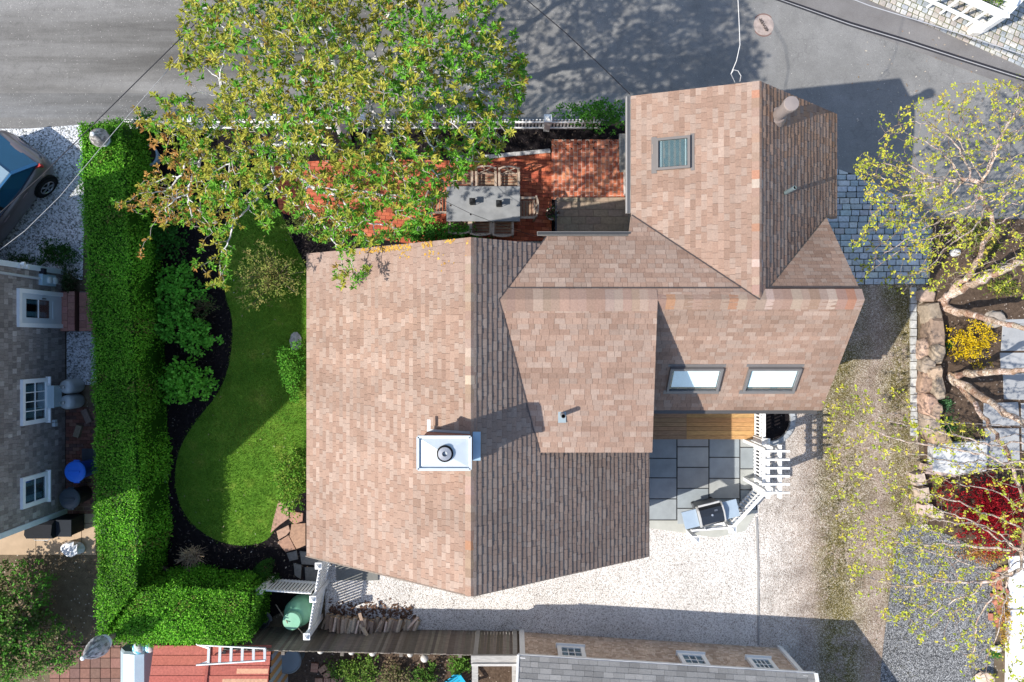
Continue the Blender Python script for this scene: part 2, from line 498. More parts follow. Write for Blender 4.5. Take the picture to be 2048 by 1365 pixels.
# ================================================================== ground materials
def soilmat(name, c1, c2, fleck=None, fd=0.02, scale=5, bump=0.8):
    t = NT(name); t.b.inputs['Roughness'].default_value = 0.95; t.b.inputs['Specular IOR Level'].default_value = 0.1
    p = t.pos(True); nz = t.noise(p, scale, 8, 0.7)
    col = t.ramp(nz, [(0.3, c1), (0.7, c2)])
    if fleck:
        v = t.voro(p, 22); c = t.sep(v.outputs['Color'])[0]
        k = t.math('MULTIPLY', t.math('LESS_THAN', c, fd), t.math('LESS_THAN', v.outputs['Distance'], 0.4))
        col = t.mix(k, col, fleck)
    t.base(col); t.bump(t.noise(p, 45, 5, 0.7), bump, 0.03); return t.m
M_SOIL = soilmat('soil', (0.10, 0.075, 0.05), (0.19, 0.15, 0.10), (0.45, 0.4, 0.34), 0.05)
M_MULCH = soilmat('mulch', (0.0065, 0.0055, 0.007), (0.022, 0.018, 0.019), (0.16, 0.14, 0.12), 0.014, 9, 1.0)
M_BED = soilmat('garden_soil', (0.06, 0.04, 0.028), (0.15, 0.105, 0.075), (0.4, 0.33, 0.27), 0.06, 10, 1.0)

def roadmat():
    t = NT('asphalt'); t.b.inputs['Roughness'].default_value = 0.85; t.b.inputs['Specular IOR Level'].default_value = 0.25
    p = t.pos(True)
    # wheel-worn bands run along the street
    bands = t.noise(t.pos(True, (0.10, 1.25, 1)), 1.0, 4, 0.6)
    col = t.ramp(bands, [(0.36, (0.105, 0.100, 0.093)), (0.5, (0.165, 0.159, 0.150)), (0.66, (0.225, 0.219, 0.21))])
    x = t.sep(p)[0]
    east = t.math('MULTIPLY', t.math('ADD', x, 2.0), 0.25, True)
    plain = t.ramp(t.noise(p, 0.8, 5), [(0.3, (0.185, 0.181, 0.174)), (0.7, (0.235, 0.23, 0.222))])
    col = t.mix(east, col, plain)
    col = t.mix(1.0, col, t.ramp(t.noise(p, 60, 3, 0.7), [(0.3, (0.72,)*3), (0.7, (1.25,)*3)]), 'MULTIPLY')
    v = t.voro(p, 31); c = t.sep(v.outputs['Color'])[0]
    y = t.sep(p)[1]
    def yb(c_, w_): return t.math('SUBTRACT', 1.0, t.math('DIVIDE', t.math('ABSOLUTE', t.math('SUBTRACT', y, c_)), w_), True)
    edge = t.math('ADD', t.math('MULTIPLY', t.math('MAXIMUM', yb(6.3, 1.2), yb(10.1, 0.9)), 0.8), 0.10)
    dens = t.math('MULTIPLY', t.math('MULTIPLY', t.math('SUBTRACT', 1.0, east), edge), t.ramp(t.noise(p, 0.9, 4), [(0.4, (0.03,)*3), (0.65, (0.42,)*3)]))
    # tar seams and old patches
    seam = t.noise(t.pos(True, (0.5, 0.5, 1)), 1.3, 3); col = t.mix(t.ramp(seam, [(0.495, (0,)*3), (0.5, (0.35,)*3), (0.505, (0,)*3)]), col, (0.09, 0.088, 0.085))
    col = t.mix(1.0, col, t.ramp(t.noise(p, 2.3, 7, 0.7), [(0.3, (0.88,)*3), (0.7, (1.1,)*3)]), 'MULTIPLY')
    k = t.math('MULTIPLY', t.math('LESS_THAN', c, t.math('ADD', dens, 0.012)), t.math('LESS_THAN', v.outputs['Distance'], 0.26))
    col = t.mix(k, col, (0.52, 0.49, 0.46))
    t.base(col); t.bump(t.noise(p, 90, 3), 0.35, 0.01); return t.m
M_ROAD = roadmat()
def patchmat():
    t = NT('newer_asphalt'); t.b.inputs['Roughness'].default_value = 0.85
    p = t.pos(True); col = t.ramp(t.noise(p, 1.2, 6), [(0.3, (0.145, 0.135, 0.13)), (0.7, (0.20, 0.19, 0.185))])
    col = t.mix(1.0, col, t.ramp(t.noise(p, 60, 3, 0.7), [(0.3, (0.75,)*3), (0.7, (1.22,)*3)]), 'MULTIPLY')
    t.base(col); t.bump(t.noise(p, 90, 3), 0.35, 0.01); return t.m
M_PATCH = patchmat()
SH = [(0.08, (0.05, 0.042, 0.035)), (0.25, (0.17, 0.14, 0.115)), (0.37, (0.50, 0.45, 0.40)), (0.48, (0.74, 0.70, 0.66)), (0.72, (0.84, 0.82, 0.79))]
M_SHELL = pebbles('white_shell_gravel', SH, 52)
SHB = [(0.1, (0.06, 0.065, 0.06)), (0.38, (0.22, 0.23, 0.22)), (0.5, (0.50, 0.52, 0.55)), (0.8, (0.76, 0.78, 0.82))]
M_SHELL2 = pebbles('sparse_shell_gravel', SHB, 25)
DR = [(0.1, (0.07, 0.055, 0.045)), (0.35, (0.20, 0.155, 0.125)), (0.52, (0.38, 0.32, 0.275)), (0.66, (0.60, 0.55, 0.51)), (0.8, (0.82, 0.80, 0.77))]
GRN = [(0.1, (0.025, 0.024, 0.010)), (0.4, (0.105, 0.086, 0.030)), (0.6, (0.20, 0.165, 0.058)), (0.76, (0.38, 0.33, 0.22)), (0.92, (0.66, 0.63, 0.57))]
TR = [(0.1, (0.10, 0.073, 0.055)), (0.4, (0.275, 0.207, 0.158)), (0.6, (0.365, 0.285, 0.228)), (0.75, (0.45, 0.385, 0.33)), (0.9, (0.66, 0.62, 0.57))]
def drivemat():
    t = NT('driveway_gravel'); t.b.inputs['Roughness'].default_value = 0.92; t.b.inputs['Specular IOR Level'].default_value = 0.15
    p = t.pos(True); s = t.sep(p); x = s[0]; y = s[1]
    v = t.voro(p, 50); v2 = t.voro(p, 105); fine = t.noise(p, 14, 5, 0.75)
    k = t.math('ADD', t.math('MULTIPLY', t.sep(v.outputs['Color'])[0], 0.5), t.math('ADD', t.math('MULTIPLY', t.sep(v2.outputs['Color'])[1], 0.3), t.math('MULTIPLY', fine, 0.28)))
    wob = t.math('MULTIPLY', t.math('SUBTRACT', t.noise(p, 0.6, 5, 0.65), 0.5), 1.5); xw = t.math('ADD', x, wob)
    def band(c, w): return t.math('SUBTRACT', 1.0, t.math('DIVIDE', t.math('ABSOLUTE', t.math('SUBTRACT', xw, c)), w), True)
    # compacted wheel tracks are finer and browner
    tr = t.ramp(t.math('ADD', t.math('MAXIMUM', band(10.3, 0.75), band(8.3, 0.55)), t.math('MULTIPLY', t.math('SUBTRACT', fine, 0.5), 1.2)), [(0.2, (0,)*3), (0.75, (1,)*3)])
    shell = t.ramp(t.noise(p, 0.55, 4), [(0.42, (0,)*3), (0.62, (1,)*3)])
    col = t.mix(t.math('MULTIPLY', shell, 0.55), t.ramp(k, TR), t.ramp(k, DR)); col = t.mix(tr, col, t.ramp(k, TR))
    near = t.math('SUBTRACT', 1.0, t.math('MULTIPLY', t.math('SUBTRACT', x, 7.2), 0.6), True); col = t.mix(t.math('MULTIPLY', near, 0.7), col, t.ramp(k, SH))
    b_ = t.math('MAXIMUM', band(9.4, 0.95), band(11.15, 0.8))
    b_ = t.math('MULTIPLY', t.math('MULTIPLY', b_, 1.25, True), t.ramp(t.math('ADD', t.math('MULTIPLY', t.noise(p, 1.1, 5, 0.7), 0.6), t.math('MULTIPLY', t.noise(p, 7, 6, 0.8), 0.4)), [(0.40, (0.0,)*3), (0.50, (1.0,)*3)]))
    col = t.mix(b_, col, t.ramp(k, GRN))
    col = t.mix(1.0, col, t.ramp(t.noise(p, 1.4, 6, 0.7), [(0.32, (0.66, 0.64, 0.62)), (0.68, (1.16, 1.15, 1.14))]), 'MULTIPLY')
    t.base(col); t.bump(t.math('SUBTRACT', 1.0, v.outputs['Distance']), 0.6, 0.03); return t.m
M_DRIVE = drivemat()
DK = [(0.15, (0.02, 0.022, 0.025)), (0.45, (0.088, 0.09, 0.093)), (0.62, (0.195, 0.198, 0.203)), (0.85, (0.44, 0.445, 0.45))]
M_DARK = pebbles('bluestone_gravel', DK, 44)
def lawnmat():
    t = NT('lawn'); t.b.inputs['Roughness'].default_value = 0.9; t.b.inputs['Specular IOR Level'].default_value = 0.1
    p = t.pos(True); col = t.ramp(t.noise(p, 1.6, 6, 0.65), [(0.3, (0.065, 0.17, 0.016)), (0.55, (0.12, 0.25, 0.026)), (0.75, (0.24, 0.30, 0.05))])
    col = t.mix(1.0, col, t.ramp(t.noise(p, 30, 5, 0.8), [(0.25, (0.55,)*3), (0.75, (1.4,)*3)]), 'MULTIPLY')
    t.base(col); t.bump(t.noise(p, 60, 4, 0.8), 0.9, 0.03); return t.m
M_LAWN = lawnmat()
M_STONE = vc('stone', 0.85, amt=0.28, scale=14, bump=0.4)
M_BRICK = vc('brick', 0.9, amt=0.22, scale=20, bump=0.5)
M_SLATE = vc('bluestone', 0.75, amt=0.16, scale=2.6, bump=0.12, detail=7)
M_CONC = vc('concrete', 0.9, amt=0.14, scale=3, bump=0.3, detail=8)
M_SHING = vc('roof_shingle', 0.92, amt=0.16, scale=30, bump=0.5, spec=0.15)
M_CEDAR = vc('cedar_shingle', 0.9, amt=0.2, scale=25, bump=0.4, spec=0.15)
def sidingmat():
    t = NT('cedar_siding'); t.b.inputs['Roughness'].default_value = 0.9; p = t.sep(t.pos(True))
    cb_ = t.new('ShaderNodeCombineXYZ'); t.link(t.math('ADD', p[0], p[1]), cb_.inputs[0]); t.link(p[2], cb_.inputs[1])
    br = t.new('ShaderNodeTexBrick'); t.link(cb_.outputs[0], br.inputs['Vector'])
    for k, v in (('Color1', (.27, .225, .18, 1)), ('Color2', (.20, .165, .13, 1)), ('Mortar', (.06, .05, .04, 1)), ('Scale', 1.0), ('Mortar Size', .006), ('Brick Width', .13), ('Row Height', .13), ('Bias', 0.0)): br.inputs[k].default_value = v
    t.base(t.mix(1.0, br.outputs['Color'], t.ramp(t.noise(t.pos(True, (1, 1, .25)), 3, 6, .7), [(.3, (.75,)*3), (.7, (1.2,)*3)]), 'MULTIPLY'))
    t.bump(br.outputs['Fac'], -0.5, 0.02); return t.m
M_SIDING = sidingmat()
M_WOOD = vc('weathered_wood', 0.8, amt=0.3, scale=6, bump=0.4, stretch=(1.0, 5.0, 5.0), spec=0.2)
M_BARKW = vc('wood_grain', 0.85, amt=0.25, scale=18, bump=0.5, spec=0.15)
M_WHITE = vc('white_paint', 0.55, amt=0.05, scale=5, bump=0.08)
M_METAL = vc('painted_metal', 0.4, 0.1, amt=0.06, scale=6, bump=0.05, spec=0.5)
M_SHINY = vc('bare_metal', 0.32, 0.85, amt=0.1, scale=8, bump=0.1)
M_PLAST = vc('plastic', 0.45, amt=0.08, scale=5, bump=0.06, spec=0.4)
M_CARP = vc('car_paint', 0.32, 0.25, amt=0.03, scale=30, bump=0.0, coat=0.8)
M_RUBB = vc('rubber', 0.85, amt=0.1, scale=12, bump=0.2)
M_TERRA = vc('terracotta', 0.85, amt=0.15, scale=9, bump=0.2)
M_DGLASS = vc('dark_glass', 0.06, 0.0, amt=0.1, scale=2, bump=0.0, spec=0.8)
M_GLASS = glassmat('window_glass')
M_LEAF = leafmat('leaf', 0.17)
M_LEAFD = leafmat('leaf_thick', 0.2, 0.45)
def birchmat():
    t = NT('birch_bark'); t.b.inputs['Roughness'].default_value = 0.85
    a_ = t.new('ShaderNodeVertexColor'); a_.layer_name = 'Col'; p = t.pos(True)
    n1 = t.noise(p, 16, 6, 0.75); n2 = t.noise(p, 50, 4, 0.7)
    k = t.math('ADD', t.math('MULTIPLY', n1, 0.7), t.math('MULTIPLY', n2, 0.3))
    t.base(t.mix(1.0, a_.outputs['Color'], t.ramp(k, [(0.36, (0.28, 0.18, 0.13)), (0.47, (0.75, 0.58, 0.46)), (0.55, (1.15, 1.1, 1.05)), (0.7, (1.3, 1.28, 1.25))]), 'MULTIPLY'))
    t.bump(k, 1.0, 0.06); return t.m
M_BIRCH = birchmat()
M_BARK = vc('bark', 0.9, amt=0.35, scale=22, bump=0.8, spec=0.1)
WH = (0.80, 0.80, 0.79)

# ================================================================== ground, road, paths
def base_ground():
    fx = [i*0.4 for i in range(-50, 51)]; fy = [i*0.4 for i in range(-40, 41)]
    xs = [-400, -150, -70, -35]+fx+[35, 70, 150, 400]; ys = [-400, -150, -70, -30]+fy+[30, 70, 150, 400]
    m = MB(); nx = len(xs)
    m.v = [(x, y, g(x, y)-0.004) for y in ys for x in xs]
    for j in range(len(ys)-1):
        for i in range(nx-1):
            m.f.append((j*nx+i, j*nx+i+1, (j+1)*nx+i+1, (j+1)*nx+i)); m.c.append((1, 1, 1))
    return m.obj('ground', M_SOIL, kind='structure', recenter=False)
base_ground()
sheet('road', pxpoly([(-700, -900), (2900, -900), (2900, 480), (1885, 480), (1858, 452), (1800, 398), (1740, 360), (1672, 338), (1560, 330), (1262, 300), (1262, 243), (300, 243), (158, 252), (60, 258), (-700, 262)]), 0.010, M_ROAD)
sheet('asphalt_strip', pxpoly([(1495, -60), (1560, 0), (1750, 72), (1900, 128), (2100, 205), (2500, 330), (2500, 210), (2120, 150), (2040, 112), (1900, 60), (1765, 10), (1700, -60)]), 0.020, M_PATCH)
sheet('mulch_bed', pxpoly([(238, 252), (1262, 252), (1262, 330), (1130, 480), (640, 700), (640, 1180), (500, 1260), (225, 1282), (222, 1000), (200, 600), (170, 252)]), 0.012, M_MULCH)
LAWN = smooth_poly([(470, 395), (440, 480), (448, 585), (468, 640), (462, 725), (440, 785), (398, 835), (364, 885), (350, 935), (353, 990), (372, 1035), (412, 1072), (465, 1092), (522, 1090), (552, 1062), (556, 1020), (580, 995), (640, 975), (640, 600), (606, 520), (580, 470), (562, 420), (530, 392)])
LAWNW = pxpoly(LAWN)
sheet('lawn', LAWNW, 0.022, M_LAWN)
sheet('shell_gravel', pxpoly([(652, 1112), (650, 1262), (900, 1268), (1045, 1270), (1517, 1305), (1517, 1000), (1400, 960), (1200, 900), (800, 900)]), 0.018, M_SHELL)
sheet('driveway', pxpoly([(1640, 560), (1862, 560), (1832, 640), (1834, 860), (1850, 1050), (1850, 1090), (1850, 1240), (1850, 1700), (1500, 1700), (1517, 1290), (1517, 830), (1600, 780)]), 0.016, M_DRIVE)
sheet('bluestone_drive', pxpoly(smooth_poly([(1800, 1045), (1880, 1062), (1960, 1100), (2002, 1135), (1990, 1250), (1985, 1365), (1980, 1750), (1752, 1750), (1758, 1365), (1770, 1250), (1788, 1120)], 1)), 0.024, M_DARK)
sheet('shell_parking', pxpoly([(-700, 262), (60, 258), (166, 250), (170, 420), (166, 560), (-700, 560)]), 0.018, M_SHELL2)
sheet('shell_strip', pxpoly([(134, 655), (192, 655), (194, 770), (134, 770)]), 0.018, M_SHELL2)
sheet('garden_bed', pxpoly([(1862, 440), (2300, 440), (2300, 1110), (2010, 1110), (1880, 1062), (1850, 1050), (1842, 860), (1842, 640)]), 0.02, M_BED, zf=lambda x, y: g(x, y)+0.10)
sheet('neighbour_garden', pxpoly([(500, 1285), (1045, 1285), (1045, 1700), (500, 1700)]), 0.012, M_BED)

# ---- brick patio, edging, landing pavers
def bc(u, v):
    return jitc(random.choice([(0.50, 0.135, 0.065), (0.43, 0.105, 0.05), (0.55, 0.175, 0.09), (0.36, 0.085, 0.045), (0.48, 0.125, 0.065)]), 0.14)
def bc2(u, v):
    return jitc(random.choice([(0.56, 0.18, 0.095), (0.49, 0.145, 0.075), (0.62, 0.235, 0.13), (0.42, 0.125, 0.07)]), 0.12)
PAT = pxpoly([(540, 330), (700, 318), (905, 322), (1000, 316), (1100, 306), (1103, 330), (1103, 480), (900, 500), (700, 470), (560, 425)])
m = MB(); lay(m, PAT, math.radians(-4), 0.235, 0.105, 0.008, 0.030, 0.03, bc, zj=0.004)
m.obj('brick_terrace', M_BRICK, kind='structure')
sheet('terrace_bed', PAT, 0.016, vc('dark_joint', amt=0.3), col=(0.09, 0.035, 0.025))
PAT2 = pxpoly([(1103, 280), (1249, 280), (1249, 400), (1103, 400)])
m = MB(); lay(m, PAT2, math.radians(90), 0.225, 0.112, 0.014, 0.034, 0.03, bc2, zj=0.002)
m.obj('brick_path', M_BRICK, kind='structure')
sheet('mortar_bed', PAT2, 0.026, vc('mortar', 0.95, amt=0.15), col=(0.60, 0.48, 0.40))
m = MB()   # granite cobble edging along the terrace
ed = [(912, 322), (935, 320), (960, 317), (990, 314), (1020, 311), (1050, 308), (1080, 305), (1100, 303)]
ew = [G(*p) for p in ed]
for i in range(len(ew)-1):
    a, b = ew[i], ew[i+1]; k = max(1, round((b-a).length/0.17))
    for q in range(k):
        c = a.lerp(b, (q+0.5)/k); m.box((c.x, c.y, 0.05+random.uniform(-.01, .01)), (0.15, 0.11, 0.1), jit((0.42, 0.41, 0.40), .2), rz=math.atan2(b.y-a.y, b.x-a.x)+random.uniform(-.08, .08))
m.obj('cobble_edging', M_STONE, kind='structure')

# ---- bluestone patio (explicit slabs), concrete margin
m = MB(); sh = lambda: jitc(random.choice([(0.25, 0.285, 0.305), (0.29, 0.315, 0.325), (0.33, 0.34, 0.33), (0.27, 0.30, 0.315)]), 0.08, .008)
for x0, x1, ys in ((1290, 1353, [860, 917, 956, 998, 1040]), (1354, 1417, [876, 894, 935, 977, 1017, 1049]), (1418, 1479, [876, 915, 957, 998, 1049]), (1480, 1512, [876, 895, 938, 980, 1020])):
    for a, b in zip(ys, ys[1:]):
        p0 = P(x0+1, b-1, .03); p1 = P(x1-0.5, a+1, .03)
        m.prism([(p0.x, p0.y), (p1.x, p0.y), (p1.x, p1.y), (p0.x, p1.y)], 0.0, 0.045+random.uniform(-.003, .003), sh(), inset=0.006)
m.obj('bluestone_patio', M_SLATE, kind='structure')
m = MB(); q = pxpoly([(1299, 1041), (1353, 1041), (1417, 1050), (1470, 1050), (1500, 1020), (1514, 1020), (1490, 1062), (1430, 1075), (1299, 1056)]); m.prism(q, 0, 0.032, (0.40, 0.40, 0.36))
m.obj('patio_edge', M_CONC, kind='structure')
sheet('patio_bed', pxpoly([(1285, 855), (1514, 855), (1514, 1022), (1480, 1050), (1285, 1042)]), 0.022, vc('sand_joint', amt=0.2), col=(0.05, 0.05, 0.05))
m = MB()   # thin metal edging between shell yard and driveway
pa = [G(1512, 1035), G(1515, 1120), G(1516, 1290)]
for a, b in zip(pa, pa[1:]): m.bar(a+Vector((0, 0, .02)), b+Vector((0, 0, .02)), 0.05, 0.05, (0.30, 0.29, 0.28))
m.obj('gravel_edging', M_CONC, kind='structure')

# ---- granite block apron and the cobbled verge over the road
def cob(u, v): return jitc(random.choice([(0.42, 0.47, 0.49), (0.50, 0.53, 0.54), (0.37, 0.42, 0.44), (0.53, 0.54, 0.53)]), 0.15)
AP = pxpoly([(1600, 334), (1672, 339), (1740, 361), (1800, 398), (1858, 452), (1885, 480), (1862, 570), (1600, 570)])
m = MB(); lay(m, AP, 0.0, 0.30, 0.185, 0.024, 0.05, 0.06, cob, wj=0.22, zj=0.008, inset=0.014)
m.obj('granite_apron', M_STONE, kind='structure')
sheet('apron_bed', AP, 0.024, vc('apron_joint', amt=0.4), col=(0.035, 0.037, 0.03))
def cobv(u, v): return jitc(random.choice([(0.44, 0.42, 0.385), (0.40, 0.37, 0.335), (0.48, 0.465, 0.435), (0.33, 0.35, 0.36), (0.41, 0.36, 0.315), (0.46, 0.445, 0.41)]), 0.16, .015)
VG = pxpoly([(1655, -60), (1733, 0), (1800, 28), (1900, 72), (2005, 118), (2100, 162), (2350, 270), (2350, -150), (1700, -150)])
m = MB(); lay(m, VG, math.radians(-24.5), 0.190, 0.165, 0.022, 0.055, 0.06, cobv, wj=0.25, zj=0.012, inset=0.02, rows_jit=0.12)
m.obj('cobbled_verge', M_STONE, kind='structure')
sheet('verge_bed', VG, 0.026, vc('mossy_joint', amt=0.5, scale=3), col=(0.12, 0.13, 0.05))
m = MB()   # single row of setts along the garden
a, b = G(1823, 575), G(1826, 872); k = round((b-a).length/0.24)
for q in range(k):
    c = a.lerp(b, (q+.5)/k); m.box((c.x+random.uniform(-.01, .01), c.y, g(c.x, c.y)+.03), (0.17, 0.215, 0.10), jit((0.45, 0.45, 0.43), .12), rz=random.uniform(-.05, .05))
m.obj('sett_edging', M_STONE, kind='structure')
# ---- flagstone path by the white screen
m = MB(); fc = lambda: jitc(random.choice([(0.36, 0.21, 0.145), (0.40, 0.25, 0.18), (0.33, 0.20, 0.14)]), 0.1)
for pl_, cc in (([(558, 1002), (578, 1012), (579, 1036), (560, 1050), (542, 1066), (548, 1038)], 0), ([(582, 1022), (607, 1026), (606, 1042), (590, 1048), (580, 1040)], 0),
        ([(584, 1048), (612, 1046), (612, 1090), (594, 1098), (580, 1072)], 0), ([(554, 1062), (578, 1050), (581, 1062), (574, 1070), (558, 1079)], 0),
        ([(556, 1084), (578, 1070), (592, 1098), (572, 1104)], 0), ([(574, 1106), (594, 1101), (597, 1118), (580, 1122)], 1), ([(600, 1102), (640, 1106), (640, 1130), (604, 1128)], 1),
        ([(588, 1126), (604, 1130), (602, 1158), (590, 1150)], 1), ([(610, 1134), (640, 1134), (640, 1172), (612, 1166)], 1)):
    m.prism(pxpoly(pl_), 0, 0.05, fc() if not cc else jit((0.13, 0.13, 0.125)), inset=0.01)
m.obj('flagstone_path', M_STONE, kind='structure')
# step stone under the white picket shade, and a slab behind the house
m = MB(); q = pxpoly([(672, 1112), (757, 1112), (757, 1160), (674, 1160)]); m.prism(q, 0, 0.07, (0.19, 0.19, 0.175), inset=.01); m.obj('stone_step', M_CONC, kind='structure')
# ---- neighbour's paving west of the hedge
def bw(u, v): return jitc(random.choice([(0.22, 0.10, 0.075), (0.18, 0.08, 0.06), (0.25, 0.14, 0.10), (0.14, 0.08, 0.07)]), 0.18)
q = pxpoly([(132, 815), (192, 815), (192, 1028), (132, 1028)])
m = MB(); lay(m, q, 0, 0.205, 0.10, 0.008, 0.03, 0.03, bw, zj=.006); m.obj('old_brick_path', M_BRICK, kind='structure')
m = MB(); lay(m, pxpoly([(-200, 1012), (192, 1012), (192, 1110), (-200, 1110)]), 0, 1.3, 0.9, 0.012, 0.026, 0.03, lambda u, v: jit((0.42, 0.31, 0.21), .1), zj=.004)
m.obj('concrete_path', M_CONC, kind='structure')
q = pxpoly([(100, 1290), (245, 1290), (245, 1600), (100, 1600)])
m = MB(); lay(m, q, 0, 0.29, 0.29, 0.015, 0.025, 0.03, lambda u, v: jitc(random.choice([(0.21, 0.11, 0.085), (0.17, 0.10, 0.08)]), .15), stagger=0, zj=.006); m.obj('paver_path', M_BRICK, kind='structure')
# ---- pale walks in the east garden
def slabs(name, rects, c, z=0.12, th=0.14, mat=None):
    m = MB()
    for r in rects:
        q = pxpoly(r); cx = sum(a[0] for a in q)/len(q); cy = sum(a[1] for a in q)/len(q)
        m.prism(q, g(cx, cy)-0.05, g(cx, cy)+z, jit(c, .07), inset=.012)
    return m.obj(name, mat or M_CONC, kind='structure')
slabs('garden_walk', [[(2000, 640), (2300, 630), (2300, 700), (1996, 702)], [(1994, 706), (2300, 704), (2300, 742), (1996, 742)], [(2000, 748), (2060, 746), (2060, 800), (2002, 798)], [(2064, 746), (2300, 744), (2300, 802), (2064, 800)],
    [(1962, 806), (2030, 804), (2034, 850), (1960, 852)], [(2036, 806), (2300, 806), (2300, 900), (2038, 900)], [(1964, 856), (2032, 856), (2034, 930), (1966, 930)]], (0.34, 0.345, 0.35), 0.14)
slabs('white_walkway', [[(2018, 1095), (2300, 1080), (2300, 1215), (2013, 1215)], [(2012, 1218), (2300, 1218), (2300, 1700), (2004, 1700)]], (0.78, 0.77, 0.76), 0.10)
# ================================================================== the main house
HP = [(0.302, 0.205, 0.156), (0.284, 0.188, 0.141), (0.330, 0.244, 0.195), (0.311, 0.225, 0.178), (0.268, 0.175, 0.131)]
HWt = [5, 4, 3, 4, 2]
house = root('shingled_house', (1.2, -0.5, 0), 'large cedar house with pinkish brown shingle roofs, skylights and a brick chimney', 'house')
TRIM = (0.34, 0.27, 0.22)
def lichen(p, c):
    d = 2.12-p.y
    return mixc(c, (0.30, 0.22, 0.19), 0.55*(1-d/1.5)) if p.x < -0.9 and d < 1.5 else c
from mathutils import noise as mnoise
def stained(p, c):
    k = mnoise.noise(Vector((p.x*1.3, p.y*2.1, 3.0)))*.5+.5
    near = max(sm((p.y-.05)/.5)*.8, sm((-p.y-.7)/.8)*.7); s = .42*near*sm((k-.3)/.35)
    return mixc(c, (0.13, 0.085, 0.06), s)
def ribbed(p, c): return mixc(tuple(x*.84 for x in c), (.20, .175, .16), .35)  # east slope's shade painted into the shingles as a darker, greyer tint
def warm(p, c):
    # shade painted in as a darker tint; north part has gone orange with age
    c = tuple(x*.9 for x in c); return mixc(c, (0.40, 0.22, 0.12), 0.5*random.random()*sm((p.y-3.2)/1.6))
RX, YN, YS, ZR, ZE = -0.84, 2.12, -5.22, 6.25, 3.32
ridge2, NR, NE_, NWX, NWZ, NEX, NEZ, YT = 5.85, 5.18, 5.45, 2.65, 4.86, 7.78, 3.5, 5.45
YR = 0.87
W1 = [(-4.97, YS, ZE), (-4.97, YN, ZE), (RX, YN, ZR), (RX, YS, ZR)]
W2 = [(3.29, YS, ZE), (3.29, YN, ZE), (RX, YN, ZR), (RX, YS, ZR)]
zn = lambda y: ridge2-0.51*(y-YR)
N1 = [(0.75, 2.29, zn(2.29)), (2.55, 2.29, zn(2.29)), (2.65, 2.81, zn(2.81)), (NR, YR, ridge2), (-0.27, YR, ridge2)]
zdm = lambda y: ridge2-0.185*(YR-y)
D1 = [(0.58, -2.42, zdm(-2.42)), (3.05, -2.42, zdm(-2.42)), (3.05, YR, ridge2), (-0.27, YR, ridge2)]
S1 = [(3.0, -1.64, 3.6), (7.39, -1.64, 3.6), (7.39, YR, ridge2), (3.0, YR, ridge2)]
T1 = [(NR, YR, ridge2-0.004), (7.39, YR, ridge2-0.004), (7.39, 2.94, 3.85)]
NW1 = [(NWX, 2.81, NWZ), (NWX, YT, NWZ), (NR, YT, ridge2), (NR, YR, ridge2)]
NE1 = [(7.39, 2.94, 3.85), (NEX, 2.94, NEZ), (NEX, YT, NEZ), (NR, YT, ridge2), (NR, YR, ridge2)]
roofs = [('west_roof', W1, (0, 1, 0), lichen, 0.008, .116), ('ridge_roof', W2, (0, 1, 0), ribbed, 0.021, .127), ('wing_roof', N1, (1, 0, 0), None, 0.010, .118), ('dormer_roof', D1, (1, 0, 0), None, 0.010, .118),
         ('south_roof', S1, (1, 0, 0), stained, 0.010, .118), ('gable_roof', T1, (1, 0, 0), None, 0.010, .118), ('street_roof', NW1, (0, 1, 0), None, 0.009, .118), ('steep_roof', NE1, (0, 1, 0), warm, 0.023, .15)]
roof_o = {}
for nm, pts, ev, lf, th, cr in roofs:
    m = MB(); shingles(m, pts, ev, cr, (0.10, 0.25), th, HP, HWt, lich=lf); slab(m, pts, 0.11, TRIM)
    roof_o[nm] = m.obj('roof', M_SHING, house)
# ridge caps
def cap(m, a, b, s1, s2, w, step=0.19):
    a, b = Vector(a), Vector(b); d = (b-a); k = max(1, round(d.length/step)); s1, s2 = Vector(s1).normalized(), Vector(s2).normalized()
    for i in range(k):
        p, q = a+d*(i/k), a+d*((i+1.12)/k) if i < k-1 else b; up = Vector((0, 0, 0.022+0.012*random.random())); u2 = Vector((0, 0, 0.03))
        c = jitc(random.choices(HP+[(0.40, 0.31, 0.25), (0.34, 0.18, 0.115)], [5, 5, 3, 4, 1.5, 1.5, 2])[0], .08)
        for s in (s1, s2):
            pts = [p+u2, q+up, q+up+s*w, p+u2+s*w]
            m.face(pts, c)
        m.face([q+up, q+up+s1*w, q+s1*w], c); m.face([p+u2+s1*w, q+up+s1*w, q+s1*w-Vector((0, 0, .01)), p+s1*w], c); m.face([p+u2+s2*w, q+up+s2*w, q+s2*w-Vector((0, 0, .01)), p+s2*w], c)
m = MB()
cap(m, (RX, YS, ZR), (RX, YN, ZR), (-1, 0, -.709), (1, 0, -.709), 0.15)
m.obj('ridge_cap', M_SHING, house); m = MB()
cap(m, (-0.3, YR, ridge2), (3.05, YR, ridge2), (0, 1, -.51), (0, -1, -.185), 0.25)
cap(m, (3.05, YR, ridge2), (7.39, YR, ridge2), (0, 1, -.6), (0, -1, -.896), 0.27)
m.obj('ridge_cap', M_SHING, house); m = MB()
cap(m, (NR, YR+.1, ridge2), (NR, YT, ridge2), (-1, 0, -.391), (1, 0, -.904), 0.15)
m.obj('ridge_cap', M_SHING, house)
m = MB(); L0 = Vector((-1, 0, -.709)).normalized()   # orange lichen at the ridge end
